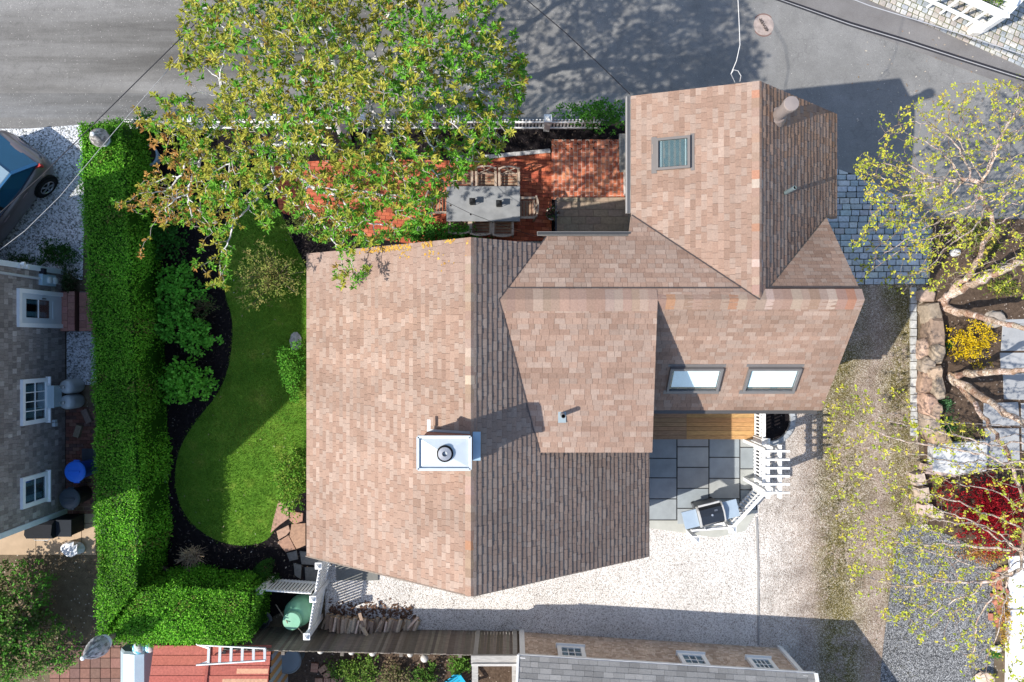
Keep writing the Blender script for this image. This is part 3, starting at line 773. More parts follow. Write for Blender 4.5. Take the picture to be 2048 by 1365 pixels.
for i in range(420):
    t = random.random()**1.3; dx = random.random()*2.6; dy = abs(random.gauss(0, .09+.30*t*max(0, 1-dx/2.2)))
    if mnoise.noise(Vector((dx*2.2, dy*3, 1.0))) < -.12 or dy > .95: continue
    if dx > 1.6 and dy > .12: continue
    x = RX-.05-dx; z = ZR-.709*(RX-x)*.9995+.030; y = YN-.01-dy; s = random.uniform(.008, .030)
    m.face([(x+s*math.cos(a_)*q, y+s*math.sin(a_)*q, z+.709*s*math.cos(a_)*q) for a_, q in ((0, 1.2), (1.1, .8), (2.1, 1.1), (3.3, .7), (4.2, 1.2), (5.3, .8))], jitc(random.choice([(0.46, 0.25, 0.035), (0.42, 0.24, 0.06), (0.50, 0.32, 0.07)]), .2))
m.obj('lichen', M_SHING, house, kind='stuff')
m = MB(); vy = lambda p, q: m.bar(Vector(p)+Vector((0, 0, .028)), Vector(q)+Vector((0, 0, .028)), .022, .02, (.07, .055, .05))  # thin dark bars along the valleys and below the ridge cap edge
vy((-.27, YR, ridge2), (.75, 2.29, zn(2.29)-.01)); vy((-.27, YR, ridge2), (.60, -2.42, zdm(-2.42)))
vy((NR, YR, ridge2), (2.66, 2.80, zn(2.80))); vy((NR, YR, ridge2), (7.39, 2.94, 3.86))
vy((-.27, YR+.25, ridge2-.12), (4.82, YR+.25, ridge2-.12)); vy((NR+.2, YR+.27, ridge2-.24), (7.37, YR+.27, ridge2-.24)); m.obj('dark_roof_lines', M_METAL, house)
# walls
CED = (0.24, 0.20, 0.16)
m = MB()
def gable(pr, a, b, along):
    pts = lambda t: [Vector((p, t, z)) if along == 'y' else Vector((t, p, z)) for p, z in pr]
    m.hull(pts(a), pts(b), CED)
i_ = 0.22; o_ = 0.13
gable([(-4.97+i_, -0.3), (3.29-i_, -0.3), (3.29-i_, ZE+i_*.7-o_), (RX, ZR-o_), (-4.97+i_, ZE+i_*.7-o_)], YS+.18, YN-.15, 'y')
gable([(-1.50, -0.6), (2.19, -0.6), (2.19, zn(2.19)-o_), (YR, ridge2-o_), (-1.50, 3.55)], 0.0, 5.1, 'x')
gable([(-1.49, -1.6), (2.7, -1.6), (2.7, 3.92), (YR, ridge2-o_-.02), (-1.49, 3.54)], 5.1, 7.22, 'x')
m.obj('wall', M_SIDING, house)
m = MB(); m.box(((0.9+2.98)/2, -1.0, 4.2), (2.98-0.9, 2.6, 1.9), CED)
m.hull([Vector((0.9, -2.3, 5.0)), Vector((2.98, -2.3, 5.0)), Vector((2.98, 0.8, 5.0)), Vector((0.9, 0.8, 5.0))], [Vector((0.9, -2.3, zdm(-2.3)-.12)), Vector((2.98, -2.3, zdm(-2.3)-.12)), Vector((2.98, 0.8, ridge2-.13)), Vector((0.9, 0.8, ridge2-.13))], CED)
m.obj('dormer', M_SIDING, house)
m = MB(); gable([(NWX+.64, -1.8), (NEX-.25, -1.8), (NEX-.25, NEZ+.22-o_), (NR, ridge2-o_), (NWX+.64, NWZ+.25-o_)], 3.0, YT-.12, 'y')
gable([(NWX+.64, -1.8), (7.15, -1.8), (7.15, 3.93), (NR, ridge2-o_), (NWX+.64, NWZ+.25-o_)], 2.05, 3.0, 'y')
m.obj('wall', M_SIDING, house)
m = MB()   # rake and eave boards
for a, b in (((-4.97, YS, ZE-.06), (RX, YS, ZR-.06)), ((RX, YS, ZR-.06), (3.29, YS, ZE-.06)), ((3.32, YS, ZE-.07), (3.32, -1.5, ZE-.07))):
    m.bar(a, b, 0.03, 0.14, (0.20, 0.16, 0.13))
m.obj('fascia', M_WOOD, house)
# gutters
m = MB(); cg = (0.38, 0.36, 0.34)
m.bar((NWX-.06, 2.85, NWZ-.07), (NWX-.06, YT, NWZ-.07), 0.10, 0.10, cg); m.bar((NWX-.06, 2.85, NWZ-.015), (NWX-.06, YT, NWZ-.015), 0.05, 0.02, (0.1, 0.1, 0.1))
m.obj('gutter', M_METAL, house)
m = MB(); m.bar((0.55, 2.36, zn(2.29)-.08), (2.62, 2.36, zn(2.29)-.08), 0.09, 0.10, (0.22, 0.21, 0.20)); m.bar((0.56, 2.36, zn(2.29)-.02), (2.6, 2.36, zn(2.29)-.02), 0.055, 0.02, (0.05, .05, .05))
m.obj('gutter', M_METAL, house)
m = MB(); m.bar((3.0, -1.69, 3.52), (7.3, -1.69, 3.52), 0.10, 0.10, (0.09, 0.085, 0.08))
m.obj('gutter', M_METAL, house)
# chimney
ch_z = 6.95
x0, x1 = [(p-CX)*(H-ch_z)/F for p in (836, 941)]; y0, y1 = [(CY-p)*(H-ch_z)/F for p in (939, 874)]
m = MB(); cxm, cym = (x0+x1)/2, (y0+y1)/2
bx0, bx1, by0, by1 = x0+.06, x1-.05, y0+.05, y1-.03
z = 5.0; k = 0
while z < ch_z-.12:
    off = (k % 2)*0.1
    for (ax, ay, bx, by) in ((bx0, by0, bx1, by0), (bx1, by0, bx1, by1), (bx1, by1, bx0, by1), (bx0, by1, bx0, by0)):
        L = math.hypot(bx-ax, by-ay); dx, dy = (bx-ax)/L, (by-ay)/L; u = -off
        while u < L:
            ua, ub = max(u, 0), min(u+.2, L)
            if ub-ua > .02: m.face([(ax+dx*ua, ay+dy*ua, z), (ax+dx*ub, ay+dy*ub, z), (ax+dx*ub, ay+dy*ub, z+.07), (ax+dx*ua, ay+dy*ua, z+.07)], jitc((0.27, 0.12, 0.085), .2))
            u += .2
    z += .07; k += 1
chim = m.obj('chimney', M_BRICK, house)
m = MB(); wm = (0.52, 0.57, 0.60)
q = [(x0, y0), (x1, y0), (x1, y1), (x0, y1)]
m.prism(q, ch_z-.13, ch_z-.02, wm)
for a, b in zip(q, q[1:]+q[:1]): m.bar((a[0], a[1], ch_z), (b[0], b[1], ch_z), 0.05, 0.07, wm)
r_ = [(x0+.05, y0+.05, ch_z-.015), (x1-.05, y0+.05, ch_z-.015), (x1-.05, y1-.05, ch_z-.015), (x0+.05, y1-.05, ch_z-.015)]
cp = Vector((cxm, cym, ch_z+.10))
for i in range(4):
    a, b = Vector(r_[i]), Vector(r_[(i+1) % 4]); m.face([a, b, b.lerp(cp, .75), a.lerp(cp, .75)], wm)
m.face([Vector(p).lerp(cp, .75) for p in r_], wm)
m.obj('chimney_cap', M_METAL, chim)
m = MB(); m.lathe([(0.165, .04), (0.165, .095), (0.135, .10), (0.13, .125), (0.05, .13), (.045, .03)], (cxm+.02, cym, ch_z), 20, (0.5, 0.5, 0.5), cols=[(.02, .02, .02), (.02, .02, .02), (.3, .3, .3), (.5, .5, .5), (.01, .01, .01)])
m.obj('flue', M_SHINY, chim, smooth=False)
m = MB(); zc = ZR-.02   # flashing
m.box((x1+.09, cym+.04, ZR-.0), (0.16, y1-y0-.05, 0.05), (0.32, 0.47, 0.58)); m.bar((bx0-.0, by1+.03, 5.85), (bx1, by1+.03, ZR+.02), .05, .03, (0.30, 0.31, 0.32))
m.box((x0+.1, y1+.13, 5.90), (0.07, 0.2, 0.05), WH)
m.obj('flashing', M_METAL, chim)
# skylights
def skylight(name, o, U, V, N, w, h, blind, frame_c, pane_t):
    m = MB(); M = Matrix((U, V, N)).transposed(); fw = 0.055
    for cx_, cy_, sx, sy in ((0, h/2-fw/2, w, fw), (0, -h/2+fw/2, w, fw), (-w/2+fw/2, 0, fw, h-2*fw), (w/2-fw/2, 0, fw, h-2*fw)):
        m.box(o+U*cx_+V*cy_+N*0.04, (sx, sy, 0.12), frame_c, M=M)
    m.box(o-V*(h/2+.05)+N*.012, (w+.1, .12, .02), frame_c, M=M); m.box(o+V*(h/2+.04)+N*.012, (w+.1, .08, .02), frame_c, M=M)
    f = m.obj(name, M_METAL, house)
    m = MB(); m.box(o+N*0.055, (w-2*fw, h-2*fw, 0.01), (1, 1, 1), M=M); m.obj('pane', pane_t, f)
    m = MB()
    m.box(o+N*0.014, (w-2*fw, h-2*fw, 0.008), (0.03, 0.075, 0.085), M=M)
    if blind == 'slats':
        k = 24
        for i in range(k): m.box(o+U*(-(w-2*fw)/2+(i+.5)*(w-2*fw)/k)+N*.028, ((w-2*fw)/k*.36, h-2*fw-.03, .004), (0.30, 0.37, 0.37), M=M)
        for s in (-.36, .36): m.box(o+V*(h*s)+N*.034, (w-2*fw, .018, .004), (0.75, .78, .78), M=M)
        m.obj('blind', M_PLAST, f)
    else:
        m.box(o+U*.02+V*.03+N*.026, (w-2*fw-.06, h-2*fw-.08, .008), (0.90, 0.92, 0.92), M=M); m.obj('blind', M_PLAST, f)
def onplane(px, py, pts):
    a, b, c = [Vector(p) for p in pts[:3]]; n = (b-a).cross(c-a).normalized(); o = Vector((0, 0, H)); d = P(px, py, 0)-o
    return o+d*((a-o).dot(n)/d.dot(n)), (n if n.z > 0 else -n)
GL1 = glassmat('skylight_glass', (0.80, 0.86, 0.86), 0.07); GL2 = glassmat('shaded_glass', (0.93, 0.98, 1.0), 0.06)
o, N = onplane(1347, 308, NW1); V = Vector((1, 0, .391)).normalized(); U = N.cross(V) * -1
U = Vector((0, -1, 0)) if U.length < .1 else V.cross(N).normalized()
skylight('skylight', o, U, V, N, 0.70, 0.74, 'slats', (0.15, 0.135, 0.125), GL1)
for px in (1388, 1542):
    o, N = onplane(px, 757, S1); V = Vector((0, 1, .896)).normalized(); U = V.cross(N).normalized()
    skylight('skylight', o, U, V, N, 1.20, 0.76, 'shade', (0.17, 0.16, 0.155), GL2)
# vents
def onroof(px, py, pts): return onplane(px, py, pts)[0]
b = onroof(1552, 234, NE1); m = MB()
m.lathe([(0.27, -.25), (0.24, -.02), (0.17, .12), (.15, .13)], b, 18, (0.25, 0.20, 0.175)); m.lathe([(0.125, .1), (0.125, .75), (0.155, .76), (0.16, .92), (0.145, .95), (.02, .96)], b, 18, (0.28, 0.235, 0.215))
m.obj('flue_pipe', M_METAL, house, smooth=False)
b = onroof(1569, 387, NE1); m = MB()
m.box(b+Vector((0, 0, .0)), (.26, .26, .03), (0.30, 0.29, 0.28), M=Matrix.Rotation(math.radians(42), 3, 'Y')); m.lathe([(.045, 0), (.045, .62), (.035, .63), (.033, .3)], b, 12, (0.16, 0.21, 0.22)); m.obj('vent_pipe', M_METAL, house)
b = onroof(1124, 829, D1); m = MB()
m.box(b+Vector((0, -.06, .015)), (.17, .24, .02), (0.30, 0.36, 0.38)); m.lathe([(.05, 0), (.05, .42), (.04, .43), (.038, .1)], b, 12, (0.12, 0.14, 0.15), cols=[(.25, .28, .3), (.2, .2, .2), (.01, .01, .01)]); m.obj('vent_pipe', M_METAL, house)

# ================================================================== walls with windows (neighbours)
def opening(parent, O, U, V, N, u0, u1, v0, v1, kind, grid=(2, 1), tint=(0.10, 0.115, 0.125), trimc=(0.86, 0.88, 0.89), door_mat=None):
    O = O+N*.03; M = Matrix((U, V, N)).transposed(); w, h = u1-u0, v1-v0; c = O+U*(u0+w/2)+V*(v0+h/2); fw = min(.11, w*.16)
    m = MB()
    for cu, cv, su, sv in ((0, h/2-fw/2, w, fw), (0, -h/2+fw/2, w, fw), (-w/2+fw/2, 0, fw, h-2*fw), (w/2-fw/2, 0, fw, h-2*fw)): m.box(c+U*cu+V*cv+N*.03, (su, sv, .08), trimc, M=M)
    m.box(c-V*(h/2+.015)+N*.055, (w+.06, .035, .13), trimc, M=M)
    f = m.obj(kind, M_WHITE, parent)
    iw, ih = w-2*fw, h-2*fw
    if kind == 'door':
        m = MB(); m.box(c+N*.012, (iw, ih, .03), (0.62, 0.69, 0.74), M=M); m.box(c-V*ih*.33+N*.03, (iw*.62, ih*.2, .012), (0.60, 0.67, 0.72), M=M); pn = m.obj('door_panel', M_WHITE, f)
        cc, pw, ph = c+V*ih*.12, iw*.62, ih*.52
    else: cc, pw, ph = c, iw, ih
    m = MB(); m.box(cc+N*.022, (pw, ph, .01), tint, M=M)
    for s0_, w0_, c0_ in ((-.30, .26, (.34, .42, .45)), (.34, .20, (.28, .36, .39))): m.box(cc+U*pw*s0_+N*.028+V*ph*.05, (pw*w0_, ph*.86, .006), c0_, M=M)
    m.obj('curtain', M_PLAST, f); m = MB(); m.box(cc+N*.036, (pw, ph, .006), (1, 1, 1), M=M); m.obj('pane', M_GLASS, f)
    m = MB(); gx, gy = grid
    for i in range(1, gx): m.box(cc+U*(pw*(i/gx-.5))+N*.042, (.022, ph, .016), trimc, M=M)
    for j in range(1, gy): m.box(cc+V*(ph*(j/gy-.5))+N*.044, (pw, .03 if gy == 2 else .022, .016), trimc, M=M)
    if m.v: m.obj('muntin', M_WHITE, f)
    if kind == 'door':
        m = MB(); m.box(c+U*iw*.36+V*.0+N*.06, (.03, .12, .04), (.1, .1, .1), M=M); m.obj('door_handle', M_METAL, f)
    return f
# ---- neighbour's grey shingled house (west)
WX = -12.75
nh = root('grey_shingled_house', (-15.3, -1.4, 0), 'grey weathered shingle house with a pale blue door beyond the tall hedge', 'house')
GP = [(0.285, 0.253, 0.238), (0.245, 0.217, 0.203), (0.33, 0.297, 0.28), (0.205, 0.18, 0.17), (0.44, 0.40, 0.38)]
yn, ys = 1.90, -4.80
m = MB(); shingles(m, [(WX, ys, 0.05), (WX, yn, 0.05), (WX, yn, 5.1), (WX, ys, 5.1)], (0, 1, 0), 0.165, (0.07, 0.16), 0.016, GP, [5, 4, 3, 2, .5], vgap=.022)
m.hull([Vector((x, y, 0)) for x, y in ((-18.2, ys), (WX-.002, ys), (WX-.002, yn), (-18.2, yn))], [Vector((x, y, 5.15)) for x, y in ((-18.2, ys), (WX-.002, ys), (WX-.002, yn), (-18.2, yn))], (0.045, 0.04, 0.04))  # near-black backing in the course gaps paints the shadow under each butt
m.hull([Vector((-18.2, ys, 5.15)), Vector((WX, ys, 5.15)), Vector((-15.5, ys, 10.2))], [Vector((-18.2, yn, 5.15)), Vector((WX, yn, 5.15)), Vector((-15.5, yn, 10.2))], (0.15, 0.14, 0.14))
m.obj('wall', M_CEDAR, nh)
m = MB()
for xe in (-18.4, WX+.15): slab(m, [(xe, ys-.2, 5.0), (xe, yn+.2, 5.0), (-15.5, yn+.2, 10.35), (-15.5, ys-.2, 10.35)], .12, (0.2, 0.19, 0.19))
m.obj('roof', M_SHING, nh)
for yy in (yn+.05, ys-.05):
    m = MB(); m.box((WX-.02, yy, 2.55), (.16, .14, 5.1), (0.66, 0.72, 0.76)); m.obj('corner_board', M_WHITE, nh)
O, U, V, N = Vector((WX, 0, 0)), Vector((0, 1, 0)), Vector((0, 0, 1)), Vector((1, 0, 0))
opening(nh, O, U, V, N, -2.20, -1.00, 0.98, 2.08, 'window', (4, 2))
opening(nh, O, U, V, N, -4.36, -3.55, 0.98, 2.08, 'window', (1, 2))
opening(nh, O, U, V, N, 0.36, 1.36, 0.10, 2.22, 'door', (1, 2), (0.05, 0.09, 0.11))
m = MB(); m.box((WX+.06, 1.66, .98), (.12, .30, .62), (0.42, 0.58, 0.68))
for zz in (.75, 1.0): m.lathe([(.09, 0), (.09, .06), (.03, .08)], (WX+.12, 1.66, zz), 14, (.6, .66, .68), M=Matrix.Rotation(math.radians(90), 3, 'Y'))
m.tube([(WX+.05, 1.68, 1.3), (WX+.05, 1.72, 4.9)], .035, 8, (.55, .58, .6)); m.tube([(WX+.05, 1.60, .0), (WX+.05, 1.60, .7)], .015, 6, (.55, .58, .6))
m.obj('electric_meter', M_METAL, nh)
m = MB(); m.box((WX+.07, 1.88, 1.20), (.14, .16, .14), (.02, .022, .03)); m.obj('camera_box', M_PLAST, nh)
m = MB()
for dz, dy in ((0, 0), (.16, .06)): m.lathe([(.02, 0), (.055, .06), (.06, .12)], (WX+.1, 1.92+dy, 2.05+dz), 12, (.8, .8, .78), M=Matrix.Rotation(math.radians(100), 3, 'Y'))
m.box((WX+.05, 1.92, 2.12), (.08, .09, .14), (.75, .75, .74)); m.obj('floodlight', M_PLAST, nh)
m = MB(); m.box((WX+.05, -2.32, .62), (.1, .10, .12), (.6, .68, .72)); m.box((WX+.05, -2.22, .62), (.08, .07, .12), (.55, .63, .68)); m.obj('outlet_box', M_PLAST, nh)
m = MB(); lay(m, [(WX+.02, .28), (WX+.42, .28), (WX+.42, 1.4), (WX+.02, 1.4)], math.radians(90), .20, .20, .008, .30, .30, lambda u, v: jitc((.40, .19, .15), .15)); s1_ = m
lay(m, [(WX+.47, .28), (WX+.87, .28), (WX+.87, 1.4), (WX+.47, 1.4)], math.radians(90), .20, .20, .008, .16, .16, lambda u, v: jitc((.40, .19, .15), .15))
m.box((WX+.22, .84, .14), (.40, 1.13, .27), (.13, .06, .05)); m.box((WX+.67, .84, .07), (.40, 1.13, .13), (.2, .17, .15))
m.obj('brick_steps', M_BRICK, label='two red brick steps below the pale blue door', cat='steps')
# propane, box, bins
def tank(y, lab):
    r = root('gas_tank', (-12.37, y, 0), lab, 'gas tank', 'gas tanks under the window')
    m = MB(); c = (0.50, 0.54, 0.56)
    m.lathe([(.12, 0), (.19, .03), (.205, .1), (.205, .55), (.19, .64), (.13, .70), (.05, .72)], (-12.37, y, 0), 24, c); m.obj('tank_body', M_METAL, r, smooth=True)
    m = MB(); m.lathe([(.03, .70), (.03, .78), (.055, .79), (.055, .83), (.02, .84)], (-12.37, y, 0), 10, (.45, .46, .44)); m.tube([(-12.37, y, .8), (-12.47, y, .83), (-12.6, y-.05, .8)], .012, 5, (.4, .4, .38)); m.obj('valve', M_SHINY, r)
tank(-1.27, 'grey gas tank nearer the brick steps'); tank(-1.70, 'grey gas tank beside the loose timber blocks')
m = MB(); m.box((WX+.14, -1.52, .84), (.26, .58, .36), (0.42, 0.52, 0.56)); m.box((WX+.14, -1.52, 1.03), (.29, .61, .025), (0.46, 0.56, 0.60)); m.obj('utility_box', M_METAL, label='pale grey metal box on the wall under the paned window', cat='box')
def bin_(name, px, py, zt, r0, c, cl, lab):
    p = P(px, py, zt); rt = root(name, (p.x, p.y, 0), lab, 'bin')
    m = MB(); m.lathe([(r0*.78, .01), (r0*.95, zt*.93), (r0*1.04, zt*.94), (r0*1.04, zt*.97)], (p.x, p.y, 0), 24, c); m.obj('bin_body', M_PLAST, rt, smooth=False)
    m = MB(); m.lathe([(r0*1.08, zt*.96), (r0*1.08, zt), (r0*.95, zt+.025), (r0*.6, zt+.045), (.02, zt+.05)], (p.x, p.y, 0), 26, cl)
    m.box((p.x, p.y, zt+.055), (r0*1.2, .05, .03), cl); m.obj('lid', M_PLAST, rt)
    for sgn in (-1, 1): m = MB(); m.box((p.x+.02, p.y+sgn*r0*1.08, zt*.93), (.16, .05, .05), cl); m.obj('handle', M_PLAST, rt)
bin_('waste_bin', 150, 944, .85, .27, (0.015, 0.06, 0.33), (0.02, 0.16, 0.72), 'round bright blue waste bin with its lid on')
bin_('waste_bin', 139, 998, .80, .27, (0.012, 0.014, 0.018), (0.035, 0.05, 0.065), 'round black waste bin beside the blue one')
# grill by the neighbour's house
r = root('barbecue_grill', (-12.68, -5.15, 0), 'black barbecue grill on the tan concrete path by the grey house', 'grill')
bk = (0.012, 0.013, 0.016)
m = MB(); m.box((-12.68, -5.15, .45), (1.0, .46, .75), bk); m.obj('cabinet', M_RUBB, r)
m = MB(); pr = [(-.24, .82), (.24, .82), (.24, .92), (.15, 1.05), (-.12, 1.10), (-.24, 1.0)]
m.hull([Vector((-13.25, -5.15+a, b)) for a, b in pr], [Vector((-12.52, -5.15+a, b)) for a, b in pr], bk); hd = m.obj('lid', M_RUBB, r)
m = MB(); m.tube([(-13.1, -5.42, .92), (-13.05, -5.45, .93), (-12.7, -5.45, .93), (-12.65, -5.42, .92)], .012, 6, (.6, .6, .58)); m.obj('handle', M_SHINY, hd)
m = MB(); m.box((-12.28, -5.13, .90), (.42, .46, .04), (0.014, .018, .024)); m.obj('side_shelf', M_RUBB, r)
# loose timber blocks and bits by the tanks
for px, py, a, cc, lab, s in ((160, 862, 1.25, (.27, .22, .16), 'tan timber block lying on the red bricks', (.34, .16)), (178, 832, 2.0, (.20, .15, .13), 'brown timber block lying nearest the hedge by the tanks', (.40, .17)), (133, 818, .15, (.22, .17, .15), 'long thin board leaning out beside the gas tanks', (.60, .06))):
    p = G(px, py); m = MB(); m.box((p.x, p.y, .09), (s[0], s[1], .12), cc, rz=a); m.obj('timber_block', M_BARKW, label=lab, cat='timber')
p = G(180, 909); r = MB()
for i in range(12): r.box((p.x-.18+i*.033, p.y, .05), (.014, .32, .02), (.12, .14, .17))
r.box((p.x, p.y, .035), (.42, .34, .02), (.05, .055, .07)); r.obj('boot_grate', M_METAL, label='small ribbed dark grate on the brick beside the hedge', cat='grate')
p = G(150, 1095); m = MB()
m.rock((p.x, p.y, .16), (.27, .2, .17), (0.66, 0.68, 0.72), n=14, m=9)
for i in range(14):
    a = random.random()*6.28; q = Vector((p.x+.16*math.cos(a), p.y+.12*math.sin(a), .3)); m.face([q, q+Vector((.1, .03, .05)), q+Vector((.07, .12, -.02)), q+Vector((-.03, .08, .04))], (0.7, .72, .76))
m.obj('plastic_bag', M_PLAST, label='crumpled silvery plastic bag on the concrete path', cat='bag')

# ---- low shingled outbuilding (south)
A_ = P(1043, 1265, 0); B_ = P(1558, 1297, 0); U = (B_-A_).normalized(); Nn = Vector((-U.y, U.x, 0)); Vz = Vector((0, 0, 1)); Lw = (B_-A_).length
ob = root('low_outbuilding', ((A_+B_)/2-Nn*1.5), 'low tan shingled outbuilding with three small white windows and grey roof', 'outbuilding')
TP = [(0.56, 0.44, 0.35), (0.50, 0.38, 0.295), (0.62, 0.50, 0.41), (0.43, 0.32, 0.245)]
m = MB(); shingles(m, [A_, B_, B_+Vz*2.0, A_+Vz*2.0], U, 0.085, (0.06, 0.15), 0.007, TP, [4, 4, 2, 2], flip=-1, vgap=.014)
D_ = -Nn*4.4
q = [A_-Nn*.003, B_-Nn*.003, B_+D_, A_+D_]; m.hull([p.copy() for p in q], [p+Vz*2.0 for p in q], (0.13, .09, .065))  # dark backing shows between courses: painted shadow lines of the shingles
mid = -Nn*2.2
m.hull([A_+Vz*2, A_+D_+Vz*2, A_+mid+Vz*3.45], [B_+Vz*2, B_+D_+Vz*2, B_+mid+Vz*3.45], (.33, .24, .18)); m.obj('wall', M_CEDAR, ob)
GR = [(0.245, 0.243, 0.24), (0.195, 0.193, 0.19), (0.285, 0.28, 0.275), (0.225, 0.223, 0.22)]
e0, e1 = A_-U*.12+Nn*.12+Vz*1.94, B_+U*.28+Nn*.12+Vz*1.94; r0, r1 = A_-U*.12+mid+Vz*3.5, B_+U*.28+mid+Vz*3.5
s0, s1 = A_-U*.12+D_-Nn*.12+Vz*1.94, B_+U*.28+D_-Nn*.12+Vz*1.94
for pts in ([e0, e1, r1, r0], [s0, s1, r1, r0]):
    m = MB(); shingles(m, pts, U, .14, (.2, .34), .009, GR, [4, 3, 2, 3]); slab(m, pts, .06, (.6, .6, .6)); m.obj('roof', M_SHING, ob)
m = MB(); m.box(A_+Vz*1.0+Nn*.02, (.14, .14, 1.98), WH, rz=math.atan2(U.y, U.x)); m.box(B_+Vz*1.0+Nn*.02, (.12, .12, 1.98), WH, rz=math.atan2(U.y, U.x))
m.bar(e0-Vz*.05+Nn*.012, e1-Vz*.05+Nn*.012, .03, .09, WH)
m.bar(e1-Vz*.03, r1-Vz*.03, .09, .13, WH); m.bar(e0-Vz*.03, r0-Vz*.03, .06, .12, WH); m.obj('trim', M_WHITE, ob)
for px, w in ((1142, .74), (1387, .74), (1525, .66)):
    u = (px-1043)/515*Lw*0.985; u = (P(px, 1318, 1.35)-A_).dot(U)
    opening(ob, A_, U, Vz, Nn, u-w/2, u+w/2, 1.02, 1.78, 'window', (4 if w < .7 else 3, 2), (0.10, 0.11, .125), trimc=WH)
# ================================================================== yard structures and furniture
def pickets(m, a, b, h, sw, gap, c, th=0.02, point=True, z0=0.04):
    a, b = Vector(a), Vector(b); L = (b-a).length; d = (b-a)/L; k = int(L/(sw+gap)); ang = math.atan2(d.y, d.x)
    for i in range(k):
        p = a+d*((i+.5)*L/k); z = p.z
        hh = h*(1+random.uniform(-.006, .006))
        m.box((p.x, p.y, z+(z0+hh)/2), (sw, th, hh-z0), c, rz=ang)
        if point: m.hull([Vector((p.x, p.y, z+hh))+Matrix.Rotation(ang, 3, 'Z')@Vector((sx*sw/2, sy*th/2, 0)) for sx, sy in ((-1, -1), (1, -1), (1, 1), (-1, 1))], [Vector((p.x, p.y, z+hh+sw*.7))+Matrix.Rotation(ang, 3, 'Z')@Vector((sx*.006, sy*th/2, 0)) for sx, sy in ((-1, -1), (1, -1), (1, 1), (-1, 1))], c)
def post(parent, p, s, h, c=WH, capw=1.35):
    m = MB(); p = Vector(p); m.box((p.x, p.y, p.z+h/2-.1), (s, s, h+.2), c); o = m.obj('post', M_WHITE, parent)
    m = MB(); w = s*capw/2; m.box((p.x, p.y, p.z+h+.02), (s*capw, s*capw, .04), c)
    q = [(p.x-w*.8, p.y-w*.8), (p.x+w*.8, p.y-w*.8), (p.x+w*.8, p.y+w*.8), (p.x-w*.8, p.y+w*.8)]
    m.hull([Vector((a, b, p.z+h+.04)) for a, b in q], [Vector((p.x+(a-p.x)*.15, p.y+(b-p.y)*.15, p.z+h+.12)) for a, b in q], c); m.obj('post_cap', M_WHITE, o)
# street picket fence
FY = 6.06
fx = [P(262, 0, .0).x, P(405, 0, 0).x, P(548, 0, 0).x+.35, P(735, 0, 0).x, P(915, 0, 0).x, P(1096, 0, 0).x-.05, 2.55]
sf = root('picket_fence', (-4, FY, 0), 'long low white picket fence between the garden and the street', 'fence')
for i in range(len(fx)-1):
    m = MB(); pickets(m, (fx[i]+.06, FY, 0), (fx[i+1]-.06, FY, 0), 0.93, .045, .05, WH, point=False); 
    for zz in (.22, .78): m.box(((fx[i]+fx[i+1])/2, FY-.035, zz), (fx[i+1]-fx[i]-.1, .035, .07), WH)
    m.obj('picket_panel', M_WHITE, sf)
for x in fx[1:-1]: post(sf, (x, FY, 0), .16, 1.02)
# white screens at the south-west corner
sc = root('white_screen', (-5.3, -6.9, 0), 'tall white slatted screen running from the house corner to the plank fence', 'screen')
pn, ps = Vector((-5.15, -5.98, 0)), Vector((-5.46, -7.86, 0)); pm = pn.lerp(ps, .47)
for a, b in ((pn, pm), (pm, ps)):
    m = MB(); d = (b-a).normalized(); pickets(m, a+d*.07, b-d*.07, 1.40, .05, .034, WH, point=False, th=.022)
    for zz in (.16, 1.30): m.bar(a+Vector((.0, 0, zz)), b+Vector((.0, 0, zz)), .045, .08, WH)
    m.obj('slat_panel', M_WHITE, sc)
for p in (pn, pm, ps): post(sc, p, .13, 1.5)
sb = root('white_screen', (-6.1, -6.85, 0), 'short white slatted screen closing off the green barrel from the mulch bed', 'screen')
pw = Vector((-6.85, -6.78, 0)); pe = Vector((-5.47, -6.87, 0)); m = MB(); pickets(m, pw+Vector((.08, 0, 0)), pe, 1.08, .05, .04, WH, point=False, th=.022)
for zz in (.14, 1.0): m.bar(pw+Vector((0, 0, zz)), pe+Vector((0, 0, zz)), .045, .08, WH)
m.obj('slat_panel', M_WHITE, sb); post(sb, pw, .13, 1.15)
# patio fence, arbor
pf = root('patio_fence', (6.93, -3.2, 0), 'white slatted fence along the driveway side of the bluestone patio', 'fence')
fxx = 6.90
runs = [((fxx, -1.75, 0), (fxx, -2.72, 0)), ((fxx, -2.80, 0), (fxx, -4.08, 0)), ((fxx+.05, -4.12, 0), (6.02, -5.12, 0))]
for a, b in runs:
    m = MB(); pickets(m, a, b, 0.95, .045, .05, WH, point=False, th=.025); a, b = Vector(a), Vector(b)
    for zz in (.15, .62, .9): m.bar(a+Vector((0, 0, zz)), b+Vector((0, 0, zz)), .05, .05, WH)
    m.bar(a+Vector((-.02, 0, .965)), b+Vector((-.02, 0, .965)), .09, .03, WH); m.obj('slat_panel', M_WHITE, pf)
for p, s, h in (((fxx, -2.76, 0), .15, 1.05), ((fxx, -4.1, 0), .16, 1.05), ((6.02, -5.14, 0), .14, .95)): post(pf, p, s, h, capw=1.5)
pg = root('low_fence_post', P(1378, 1062, 0), 'white fence post with low white rail behind the grill', 'fence')
post(pg, P(1377, 1064, 0), .14, .85)
m = MB(); m.bar(P(1370, 1048, 0)+Vector((0, 0, .75)), P(1448, 1042, 0)+Vector((0, 0, .75)), .05, .12, WH); m.bar(P(1370, 1048, 0)+Vector((0, 0, .25)), P(1448, 1042, 0)+Vector((0, 0, .25)), .05, .08, WH); m.obj('rail', M_WHITE, pg)
ar = root('garden_arbor', (6.7, -3.35, 0), 'white wooden arbor with ladder-like top beside the patio fence', 'arbor')
za = 2.05
